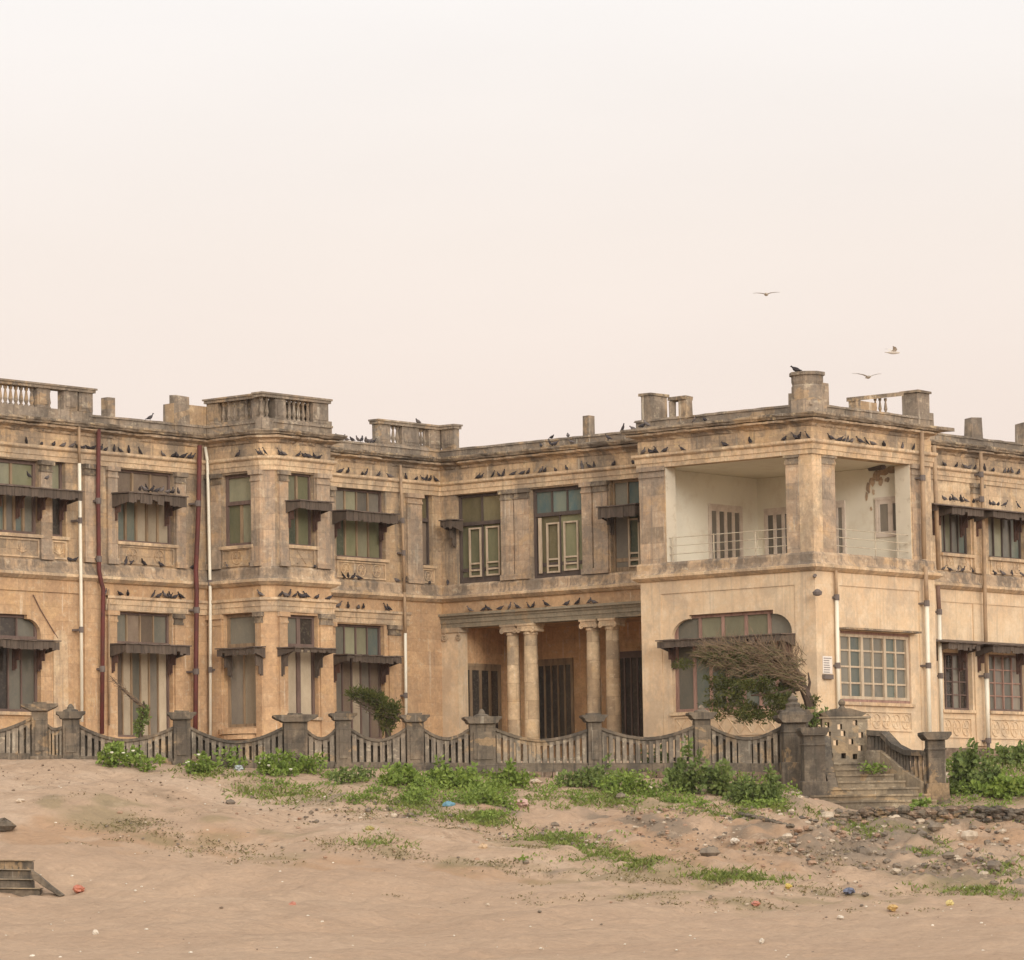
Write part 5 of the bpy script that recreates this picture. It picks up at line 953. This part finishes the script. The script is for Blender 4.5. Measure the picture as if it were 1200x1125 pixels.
# wind-bent tree before the block window
def bent_tree():
    p0 = 121.0; D = lambda x, y, dp=0: at_depth(x, y, p0+dp)
    b = D(951, 848); t = thing('windswept_tree', 'large windswept tree with brown twigs over green foliage before the arched window', 'tree', b)
    tr = MB(); tr.tube([D(953, 870), D(951, 845), D(948, 822), D(940, 803), D(922, 790), D(895, 782), D(860, 778)], [.2, .17, .15, .13, .1, .07, .03], 8)
    tr.tube([D(948, 822), D(938, 795, .3), D(925, 770, .3), D(900, 757, .2), D(870, 752)], [.1, .09, .07, .05, .02], 6); tr.tube([D(946, 815), D(949, 800), D(947, 788)], [.06, .045, .02], 6); tr.tube([D(940, 806), D(915, 812, -.3), D(880, 815, -.3)], [.08, .06, .03], 6); tr.build('trunk', M['twigd'], t)
    tw = MB()
    tw2 = MB()
    for i in range(1900):                    # dry twigs combed back by the wind, thinning to the left
        s_ = rng.random()**.85; x = 946-122*s_; top = 750+9*s_+22*(1-s_)**4+rng.normal(0, 3.5); bot = 812-38*s_-7*math.sin(s_*7); y = top+(bot-top)*rng.random()**.9; q = rng.uniform(-.8, .7)*(1-.4*s_)
        if math.sin(x*.21+y*.13)+math.sin(y*.33-x*.07) < -1.0: continue
        ln = rng.uniform(5, 22); an = rng.normal(-.35+.35*s_, .6); dx, dy = -ln*math.cos(an), ln*math.sin(an)
        a_ = D(x, y, q); c_ = D(x+dx*.55, y+dy*.5-1, q+rng.normal(0, .1)); e_ = D(x+dx, y+dy+rng.normal(0, 1.5), q+rng.normal(0, .2)); (tw if rng.random() < .6 else tw2).tube([a_, c_, e_], [.009, .007, .003], 3, False)
    for i in range(70):
        f0 = rng.random(); a_ = D(945-40*f0, 806-22*f0+rng.normal(0, 6), rng.uniform(-.3, .3)); ex, ey = 945-rng.uniform(50, 128), 790-rng.uniform(6, 40); q = rng.uniform(-.5, .5)
        tw.tube([a_, D((945-40*f0+ex)/2, (806-22*f0+ey)/2-7, q*.6), D(ex, ey, q)], [.03, .02, .006], 4, False)
    for i in range(150):
        bx = rng.uniform(840, 940); by = 760+rng.normal(0, 7)+(bx-850)*.1; q = rng.uniform(-.4, .4); tw.tube([D(bx, by, q), D(bx-rng.uniform(-8, 10), by-rng.uniform(6, 22), q)], [.011, .003], 3, False)
    tw2.build('twigs', M['twig2'], t)
    tw.build('twigs', M['twig'], t)
    nd = MB(); cs = []
    base_ = ((915, 806, 30, 12), (890, 800, 30, 11), (865, 800, 26, 10), (845, 806, 20, 8), (925, 820, 22, 13), (895, 820, 30, 13), (868, 822, 26, 12), (846, 826, 18, 8), (905, 834, 24, 9), (880, 838, 22, 8), (860, 836, 14, 6), (838, 798, 10, 4), (834, 824, 10, 4), (935, 832, 14, 8))
    for cx, cy, rx, ry in base_:
        for _ in range(7):
            c = D(cx+rng.normal(0, rx*.5), cy+rng.normal(0, ry*.55), rng.normal(0, .45)); k = p0/FPX; cs.append((c, (rx*k*.36, rx*k*.36, ry*k*.42)))
    for cx, cy in ((828, 796), (832, 812), (828, 826), (842, 842), (866, 846), (892, 846), (850, 788), (880, 786)):
        cs.append((D(cx, cy, rng.normal(0, .3)), (.14, .14, .07)))
    leaves(nd, cs, 6000, .13, thin=.45)
    cs2 = []
    for cx, cy, rx, ry in ((838, 772, 24, 7), (860, 770, 26, 8), (825, 768, 12, 4), (800, 778, 10, 5), (880, 776, 20, 6)): c = D(cx, cy); k = p0/FPX; cs2.append((c, (rx*k, .35, ry*k)))
    leaves(nd, cs2, 2200, .11, thin=.4); nd.build('foliage', M['needle'], t)
    cs3 = [(D(950, 838, -.6), (.35, .3, .2)), (D(962, 842, -.6), (.3, .3, .18))]; cs3 += [(D(958+random.uniform(-14, 18), 842+random.uniform(-8, 5), -.5), (.16, .16, .1)) for _ in range(14)]; 
    for q in cs3: gb = MB(); leaves(gb, [q], 44, .11, thin=.6); gb.build('shoot', M['leafd'], t)
bent_tree()
def lean_tree():
    p0 = 117.0; D = lambda x, y, dp=0: at_depth(x, y, p0+dp); t = thing('leaning_tree', 'small leaning tree with dark green crown swept left behind the balustrade', 'tree', D(456, 885))
    tr = MB(); tr.tube([D(455, 890), D(455, 860), D(453, 845), D(444, 828), D(425, 815)], [.1, .09, .07, .05, .02], 7); tr.tube([D(455, 862), D(463, 845), D(468, 832)], [.06, .04, .02], 6); tr.build('trunk', M['twigd'], t)
    nd = MB(); cs = []
    for cx, cy, rx, ry in ((416, 812, 10, 5), (428, 816, 14, 7), (440, 821, 14, 9), (450, 832, 13, 11), (459, 838, 10, 12), (453, 850, 9, 8), (464, 830, 6, 7)):
        k = p0/FPX; cs.append((D(cx, cy), (rx*k, rx*k*.8, ry*k)))
    leaves(nd, cs, 2600, .15, thin=.32); nd.build('crown', M['needle'], t)
    tw = MB()
    for i in range(90):
        x = rng.uniform(425, 465); y = 815+(x-410)*.5+rng.normal(0, 5); q = rng.uniform(-.3, .3); tw.tube([D(x, y, q), D(x-rng.uniform(8, 20), y-rng.uniform(3, 9), q)], [.01, .004], 3, False)
    tw.build('twigs', M['twigd'], t)
lean_tree()
def stub_tree():
    p0 = 117.0; D = lambda x, y, dp=0: at_depth(x, y, p0+dp); t = thing('half_dead_tree', 'half dead sapling with a bare branch slanting left before the striped door', 'tree', D(164, 882))
    tr = MB(); tr.tube([D(164, 885), D(165, 850), D(170, 828), D(168, 822)], [.07, .06, .045, .03], 6); tr.tube([D(169, 829), D(158, 821), D(146, 810), D(136, 800), D(130, 793)], [.06, .05, .035, .02, .008], 6); tr.build('trunk', M['twigd'], t)
    tw = MB()
    for i in range(110):
        s_ = rng.random(); x = 130+40*s_; y = 794+36*s_**1.1+rng.normal(0, 1.5); q = rng.uniform(-.15, .15); tw.tube([D(x, y, q), D(x-rng.uniform(2, 9), y-rng.uniform(-3, 6), q)], [.009, .004], 3, False)
    tw.build('twigs', M['twig'], t); nd = MB(); k = p0/FPX
    leaves(nd, [(D(168, 834), (5*k, .18, 9*k)), (D(164, 849), (5*k, .16, 9*k)), (D(170, 842), (4*k, .15, 6*k)), (D(163, 857), (4*k, .14, 5*k))], 520, .09); nd.build('foliage', M['leafd'], t)
stub_tree()
# ------------------------------------------------------------------ stones and litter
M['rubble'] = paint('grey_rubble', (142, 126, 110), .5, c2=(104, 94, 86), sc=2); M['rubp'] = paint('pale_rubble', (206, 188, 168), .3, c2=(170, 150, 130), sc=3); M['debris'] = paint('brown_debris', (136, 114, 94), .5, c2=(104, 88, 74), sc=2); M['chip'] = paint('white_chip', (232, 222, 208), .1); M['rubo'] = paint('orange_rubble', (178, 144, 120), .4, c2=(150, 122, 102), sc=3)
mbs = {k: MB() for k in ('rubble', 'rubp', 'rubo')}
for cx, cy, sx, sy, n, r0 in ((960, 990, 130, 28, 340, .04), (1120, 1000, 90, 35, 340, .042), (820, 955, 90, 18, 220, .038), (1150, 920, 60, 14, 90, .07), (430, 950, 120, 22, 200, .034), (700, 975, 160, 20, 300, .034), (930, 930, 30, 14, 90, .055), (1050, 960, 90, 10, 240, .06), (500, 990, 250, 22, 120, .024), (900, 1050, 300, 18, 130, .02), (220, 965, 150, 18, 80, .022)):
    for _ in range(n):
        x, y = rng.normal(cx, sx*.6), rng.normal(cy, sy*.6)
        if y > 1150 or y < 885 or x < -60 or x > 1260: continue
        g = gpt(x, y); r = r0*rng.lognormal(0, .5); rock(mbs[rng.choice(['rubble', 'rubble', 'rubp', 'rubo'])], (g[0], g[1], g[2]+r*.2), r)
for k, nm in (('rubble', 'grey stone rubble strewn over the eroded bank'), ('rubp', 'pale stone chips strewn over the bank'), ('rubo', 'reddish stone rubble strewn over the bank')): tag(mbs[k].build('rubble', M[k]), nm, None, None, 'stuff')
mb = MB()
for _ in range(330):
    x, y = rng.uniform(-20, 1220), 915+210*rng.random()**1.6; g = gpt(x, y); r = .018*rng.lognormal(0, .45); rock(mb, (g[0], g[1], g[2]+r*.3), r, .5)
tag(mb.build('shell_litter', M['chip']), 'tiny white shell and paper flecks on the sand', None, None, 'stuff')
mb = MB()
for _ in range(900):
    x = rng.uniform(-20, 1220); b_ = np.interp(x, [q[0] for q in DIAG], [q[1] for q in DIAG]); y = b_-8-rng.random()*(b_-905) if rng.random() < .93 else rng.uniform(1040, 1130)
    if y > b_ and rng.random() < .3: continue
    if math.sin(x*.031+y*.07)+math.sin(x*.013-y*.11) < rng.uniform(-1.5, 1.5): continue
    g = gpt(x, y); r = .022*rng.lognormal(0, .5); rock(mb, (g[0], g[1], g[2]+r*.2), r, .55)
tag(mb.build('debris', M['debris']), 'small brown debris and driftwood bits strewn on the sand', None, None, 'stuff')
for x, y, r, lb in ((1012, 1002, .22, 'dark rounded boulder lying on the rubble slope'), (1165, 1018, .2, 'grey boulder near the right edge of the rubble'), (1195, 1040, .24, 'grey boulder at the far right foot of the bank'), (5, 972, .3, 'dark rock at the left edge above the ruined steps'), (270, 942, .13, 'small dark stone on the upper sand slope')):
    mb = MB(); g = gpt(x, y); rock(mb, (g[0], g[1], g[2]+r*.25), r, .65); tag(mb.build('boulder', M['rubble' if x > 20 else 'wallstone']), lb, 'rock', 'loose boulders on the bank')
mb = MB()
for i in range(9): g = gpt(870+7*i, 957+1.7*i); rock(mb, (g[0], g[1], g[2]+.05), .13, .5)
tag(mb.build('stone_kerb', M['wallstone']), 'half buried dark kerb stone slanting across the bank', 'kerb')
def rag(x, y, w_, h_, c, name, label, cat):
    """a crumpled bag or scrap: a dented closed blob with sharp folds"""
    g = gpt(x, y); k = np.array(g[:2])@FH/FPX; mb = MB(); n, m_ = 12, 7; v = []
    for i in range(m_+1):
        th = math.pi*i/m_
        for j in range(n):
            a = j*2*math.pi/n; q = 1+random.uniform(-.28, .28); d = RH*math.sin(th)*math.cos(a)*w_*k/2*q+FH*math.sin(th)*math.sin(a)*w_*k/2*q
            v.append((g[0]+d[0], g[1]+d[1], g[2]+h_*k*.4+h_*k*.6*math.cos(th)*q))
    mb.add(v, [(i*n+j, (i+1)*n+j, (i+1)*n+(j+1) % n, i*n+(j+1) % n) for i in range(m_) for j in range(n)])
    c = tuple(.72*q+.28*r_ for q, r_ in zip(c, (180, 152, 128))); mt = paint('litter_'+label.split()[0], c, .2, rough=.45, spec=.5); tag(mb.build(name, mt), label, cat, 'litter on the bank')
for a in ((526, 946, 14, 7, (66, 142, 176), 'plastic_bag', 'blue plastic bag below the weed clump', 'bag'), (612, 945, 16, 8, (206, 164, 158), 'plastic_bag', 'pinkish plastic bag lying on the bank', 'bag'), (92, 1045, 14, 7, (206, 104, 76), 'plastic_bag', 'orange red bag on the beach beside the ruined steps', 'bag'),
          (343, 1063, 9, 6, (200, 120, 100), 'plastic_scrap', 'reddish scrap on open sand below the slope', 'scrap'), (995, 1047, 15, 6, (74, 92, 130), 'plastic_bag', 'dark blue plastic bag at the foot of the rubble', 'bag'), (280, 903, 11, 6, (168, 190, 200), 'plastic_scrap', 'pale blue scrap under the thin weed', 'scrap'),
          (309, 899, 11, 11, (168, 150, 150), 'rag', 'grey rag bundle between the wall bushes', 'rag'), (24, 941, 11, 5, (214, 196, 174), 'paper_scrap', 'pale paper scrap on the upper left sand', 'paper'), (433, 974, 12, 6, (178, 168, 84), 'plastic_scrap', 'yellowish green scrap on mid slope', 'scrap'), (566, 997, 11, 8, (206, 172, 132), 'paper_scrap', 'tan paper scrap on the sand below the small weed', 'paper'),
          (924, 1041, 8, 5, (216, 190, 70), 'plastic_scrap', 'bright yellow scrap left of the dark blue bag', 'scrap'), (1046, 1067, 13, 6, (200, 160, 84), 'plastic_scrap', 'dull yellow scrap right of the dark blue bag', 'scrap'), (1113, 1061, 9, 6, (226, 206, 120), 'plastic_scrap', 'pale yellow scrap, rightmost on the beach', 'scrap'), (886, 1061, 10, 5, (196, 112, 92), 'plastic_scrap', 'faded red scrap on the sand below the grass', 'scrap'),
          (861, 989, 11, 5, (230, 222, 210), 'paper_scrap', 'white paper strip on the reddish bank', 'paper'), (628, 918, 14, 5, (226, 206, 186), 'paper_scrap', 'pale paper scrap beside the wall footing weeds', 'paper'), (893, 1105, 6, 5, (235, 228, 216), 'paper_scrap', 'white crumpled paper low on the beach', 'paper'), (112, 1096, 6, 6, (236, 228, 216), 'paper_scrap', 'white crumpled paper low on the left beach', 'paper'), (985, 1077, 8, 4, (226, 218, 206), 'paper_scrap', 'white paper flake below the dark blue bag', 'paper'), (762, 927, 6, 5, (238, 236, 200), 'paper_scrap', 'white speck of paper among the bright weeds', 'paper')): rag(*a)
# ------------------------------------------------------------------ pigeons
M['pig'] = paint('pigeon_slate', (74, 68, 70), .4, c2=(54, 50, 54), sc=9); M['pig2'] = paint('pigeon_dark', (54, 48, 50), .4, c2=(40, 36, 40), sc=9); M['pigp'] = paint('pigeon_grey', (116, 106, 104), .4, c2=(84, 78, 80), sc=9)
def pigeon_mesh(name, pose, mat):
    """body, neck, head, beak and tail lofted as one surface along a spine; x = forward"""
    if pose == 0: sp_ = [(-.2, .05, .028, .012), (-.14, .065, .045, .022), (-.07, .1, .06, .055), (.0, .125, .068, .07), (.06, .15, .06, .062), (.09, .19, .04, .042), (.1, .23, .03, .032), (.112, .26, .032, .034), (.135, .268, .022, .022), (.155, .262, .009, .009), (.172, .256, .003, .003)]
    elif pose == 1: sp_ = [(-.19, .06, .03, .01), (-.13, .065, .05, .024), (-.06, .085, .07, .06), (.01, .095, .075, .075), (.07, .115, .062, .064), (.1, .145, .042, .044), (.115, .17, .032, .034), (.13, .188, .032, .033), (.15, .19, .02, .02), (.167, .184, .008, .008), (.18, .178, .003, .003)]
    else: sp_ = [(-.15, .0, .026, .012), (-.11, .04, .042, .024), (-.06, .09, .06, .055), (-.01, .14, .066, .066), (.03, .19, .056, .058), (.045, .235, .038, .04), (.05, .27, .03, .031), (.06, .3, .032, .033), (.084, .306, .021, .021), (.104, .3, .008, .008), (.12, .294, .003, .003)]
    n = 10; v = []
    for x, z, ry, rz in sp_:
        for j in range(n): a = j*2*math.pi/n; v.append((x, ry*math.cos(a), z+rz*math.sin(a)))
    f = [(i*n+j, i*n+(j+1) % n, (i+1)*n+(j+1) % n, (i+1)*n+j)[::-1] for i in range(len(sp_)-1) for j in range(n)]+[tuple(range(n)), tuple(range((len(sp_)-1)*n, len(sp_)*n))[::-1]]
    mb = MB(); mb.add(v, f)
    for s_ in (-1, 1):
        mb.tube([(.0, s_*.03, .08), (.01, s_*.03, .0)], .007, 4); mb.tube([(-.01, s_*.03, .004), (.035, s_*.03, .004)], .006, 4)
    for i in range(0): pass
    me = bpy.data.meshes.new(name); me.from_pydata(mb.v, [], mb.f); me.update(); me.materials.append(mat); me.polygons.foreach_set('use_smooth', [True]*len(me.polygons)); return me
PM = [pigeon_mesh('pigeon', k, mt) for mt in (M['pig2'], M['pig'], M['pigp'], M['pig']) for k in (0, 1, 1, 0, 2)]
ORD = ['first', 'second', 'third', 'fourth', 'fifth', 'sixth', 'seventh', 'eighth', 'ninth', 'tenth', 'eleventh', 'twelfth', 'thirteenth', 'fourteenth', 'fifteenth']
NP = [0]
def pigeons(F, xs, z, d, where, yref, group, zs=None):
    if len(xs) > 2: xs = list(xs)+[x+random.choice((-1, 1))*random.uniform(3.5, 6) for x in random.sample(list(xs), max(1, int(len(xs)*.38)))]
    d0 = d
    for i, x in enumerate(sorted(xs)):
        d = d0+random.uniform(-.04, .03); Fd = F.shift(d); a = Fd.s_(x, yref); p = Fd.pt(a, 0)
        o = bpy.data.objects.new('pigeon', PM[int(rng.integers(len(PM)))]); COL.objects.link(o)
        o.location = (p[0], p[1], z+.002); base = math.atan2(F.e[1], F.e[0]); o.rotation_euler = (0, 0, base+(0 if rng.random() < .5 else math.pi)+rng.normal(0, .5)); s_ = rng.uniform(.64, .86); o.scale = (s_, s_, s_)
        lab = f'dark pigeon {where}' if len(xs) == 1 else f'dark pigeon {where}, ' + ('leftmost' if i == 0 else 'rightmost' if i == len(xs)-1 else ORD[i]+' from the left')
        tag(o, lab, 'pigeon', group); NP[0] += 1
G = 'pigeons perched on the palace ledges'
pigeons(L, (31, 49, 63, 74, 85, 98, 109), ZT, .1, 'on the frieze ledge left of the maroon pipe', 525, G)
pigeons(L, (124, 134, 141, 151, 164, 191, 203, 215, 222), ZT, .1, 'on the frieze ledge between the maroon pipes', 533, G)
pigeons(BL, (279, 303, 310), ZT, .1, 'on the frieze ledge of the bay left side', 540, G); pigeons(BR, (327, 333, 350, 356.5, 362, 369), ZT, .1, 'on the frieze ledge of the bay right side', 540, G)
pigeons(L, (399, 408, 425, 444, 457), ZT, .1, 'on the frieze ledge right of the bay', 558, G); pigeons(L, (476, 488, 496, 504, 511), ZT, .1, 'on the frieze ledge at the inner corner', 564, G)
pigeons(Wf, (564, 578, 590, 601, 612, 619, 634, 651, 664), ZT, .1, 'on the frieze ledge over the left tall windows', 556, G); pigeons(Wf, (682, 696, 719, 742), ZT, .1, 'on the frieze ledge beside the corner block', 546, G)
pigeons(K, (754, 762, 768.5, 779, 799), ZT, .1, 'on the loggia beam left end', 530, G); pigeons(K, (849, 879, 919, 932, 946), ZT, .1, 'on the loggia beam towards the corner', 518, G)
pigeons(Rf, (974, 989, 998, 1008, 1015.5, 1023, 1036), ZT, .1, 'on the loggia beam right of the corner', 520, G); pigeons(Rf, (1058, 1071), ZT, .1, 'on the loggia beam beside the tan pipe', 528, G)
pigeons(E, (1107, 1121, 1136, 1143), ZT, .1, 'on the right wing ledge left of the pipe', 548, G); pigeons(E, (1154, 1164, 1177.6, 1186, 1193.6), ZT, .1, 'on the right wing ledge right of the pipe', 553, G)
SZ = 9.36
pigeons(L, (81, 88, 105.6), 9.375, .05, 'on the string ledge by the white pipe', 662, G); pigeons(L, (152.5, 168.5, 189, 226), 9.375, .05, 'on the string ledge under the broken awning', 667, G)
pigeons(BL, (266, 294), 9.375, .05, 'on the string ledge of the bay left side', 670, G); pigeons(BR, (369, 377, 384), 9.375, .05, 'on the string ledge of the bay right side', 670, G)
pigeons(L, (408, 414, 420.5), 9.375, .05, 'on the string ledge right of the bay', 682, G); pigeons(L, (465, 474, 480, 503.6), 9.375, .05, 'on the string ledge at the inner corner', 690, G)
pigeons(Wf, (525,), 9.375, .05, 'on the string ledge under the narrow awning', 690, G); pigeons(Wf, (594, 607), 9.375, .05, 'on the string ledge between tall windows', 682, G); pigeons(Wf, (709,), 9.375, .05, 'on the string ledge left of the corner block', 675, G)
pigeons(E, (1106, 1113.6, 1128.5, 1140), 9.375, .05, 'on the right wing string ledge left bay', 675, G); pigeons(E, (1166, 1175.5, 1186, 1197), 9.375, .05, 'on the right wing string ledge right bay', 680, G)
pigeons(L, (124, 141, 150, 180, 187, 193, 199, 205, 212), 8.415, .1, 'on the lower moulding over the striped door', 696, G)
pigeons(BL, (305,), 8.415, .1, 'on the lower moulding of the bay left side', 698, G); pigeons(BR, (329, 339.5, 346, 352, 359, 371.5, 386), 8.415, .1, 'on the lower moulding of the bay right side', 698, G)
pigeons(L, (397, 408, 420, 426, 456), 8.415, .1, 'on the lower moulding right of the bay', 708, G)
pigeons(Wf, (550.5, 572, 586, 597.5, 606, 619, 640, 664, 677, 690.7), 8.402, .12, 'on the grey portico beam', 712, G)
pigeons(L, (392.4, 396.7, 401, 405.7, 412.7, 423.9, 429, 433.5, 438), 13.9, -.05, 'on the parapet between bay and corner balustrade', 515, G)
pigeons(L, (490,), 14.72, -.05, 'on the corner roof balustrade', 497, G); pigeons(Wf, (646.5, 665.7), 13.9, -.05, 'on the coping left of the stub post', 512, G); pigeons(Wf, (730, 742), 13.9, -.05, 'on the coping right of the stub post', 505, G)
pigeons(Wf, (634, 650, 670, 713), 13.62, .3, 'on the cornice edge of the portico wing', 520, G); pigeons(K, (814, 826, 758), 13.62, .3, 'on the cornice edge of the corner block', 495, G)
pigeons(L, (176,), 13.9, -.05, 'on the parapet left of the orange roof block', 498, G)
mb = MB()
o = bpy.data.objects.new('pigeon', PM[2]); COL.objects.link(o); o.location = (uK+.35-.3, vR+.35+.2, 14.885); o.rotation_euler = (0, 0, 2.2); tag(o, 'dark pigeon on top of the corner turret', 'pigeon', G)
pigeons(L, (34, 55), 11.72, .5, 'on the long upper left awning', 570, G); pigeons(L, (164, 172, 178, 184, 190, 197, 203, 209), 11.62, .5, 'on the broken upper awning', 580, G); pigeons(E, (1107, 1114, 1119, 1127, 1132, 1141), 11.6, .6, 'on the upper right awning left part', 592, G); pigeons(E, (1160.5, 1165, 1170, 1178, 1193), 11.6, .6, 'on the upper right awning right part', 597, G)
# gulls in flight
M['gull'] = paint('pale_bird', (208, 198, 190), .1)
def flyer(x, y, span, flap, rz, label):
    c = at_depth(x, y, 112); mb = MB(); t = thing('flying_bird', label, 'bird', c, 'birds flying above the roof'); bd = []
    n = 8; sp_ = [(-.2, .02, .008), (-.12, .03, .02), (0, .06, .05), (.1, .05, .045), (.16, .03, .03), (.2, .03, .028), (.24, .006, .006)]; v = []
    rot = Matrix.Rotation(rz, 3, 'Z')
    for q, ry, rz_ in sp_:
        for j in range(n): a = j*2*math.pi/n; v.append(Vector((q, ry*math.cos(a), rz_*math.sin(a))))
    f = [(i*n+j, i*n+(j+1) % n, (i+1)*n+(j+1) % n, (i+1)*n+j)[::-1] for i in range(len(sp_)-1) for j in range(n)]+[tuple(range(n)), tuple(range((len(sp_)-1)*n, len(sp_)*n))[::-1]]
    mb.add([rot @ q+Vector(c) for q in v], f)
    for s_ in (-1, 1):
        st_ = [(.03, .0, .16, .014), (.06, .35, .13, .01), (.0, .7, .09, .007), (-.08, 1.0, .02, .004)]; vv = []
        for q, y_, ch, th in st_:
            yy = s_*y_*span/2; zz = flap*math.sin(y_*1.6)*span/2
            for a, b in ((q+ch*.5, 0), (q, th), (q-ch*.5, 0), (q, -th)): vv.append(Vector((a, yy, zz+b)))
        ff = [(i*4+j, i*4+(j+1) % 4, (i+1)*4+(j+1) % 4, (i+1)*4+j) for i in range(3) for j in range(4)]+[(0, 1, 2, 3), (15, 14, 13, 12)]
        mb.add([rot @ q+Vector(c) for q in vv], ff)
    mb.build('body', M['gull'], t)
flyer(898, 345, .75, .15, -2.6, 'pale bird gliding highest above the corner block'); flyer(1045, 413, .6, .45, -.6, 'pale bird with raised wings at upper right'); flyer(1017, 442, .85, .25, -2.2, 'pale bird with spread wings just above the broken roof rail')
print('pigeons', NP[0])

# ------------------------------------------------------------------ dusk haze
hm = bpy.data.materials.new('haze'); hm.use_nodes = True; ht = hm.node_tree; ht.nodes.clear(); ho = ht.nodes.new('ShaderNodeOutputMaterial'); hv = ht.nodes.new('ShaderNodeVolumePrincipled')
hv.inputs['Color'].default_value = (.97, .93, .9, 1); hv.inputs['Density'].default_value = .0001; ht.links.new(hv.outputs[0], ho.inputs['Volume'])
mb = MB(); mb.add([tuple(LP(a, b))+(z,) for z in (-3.2, 19) for a, b in ((-60, -20), (60, -20), (60, 190), (-60, 190))], [(3, 2, 1, 0), (4, 5, 6, 7), (0, 1, 5, 4), (1, 2, 6, 5), (2, 3, 7, 6), (3, 0, 4, 7)])
tag(mb.build('haze', hm), 'thin warm dusk haze over the beach and palace', None, None, 'stuff')
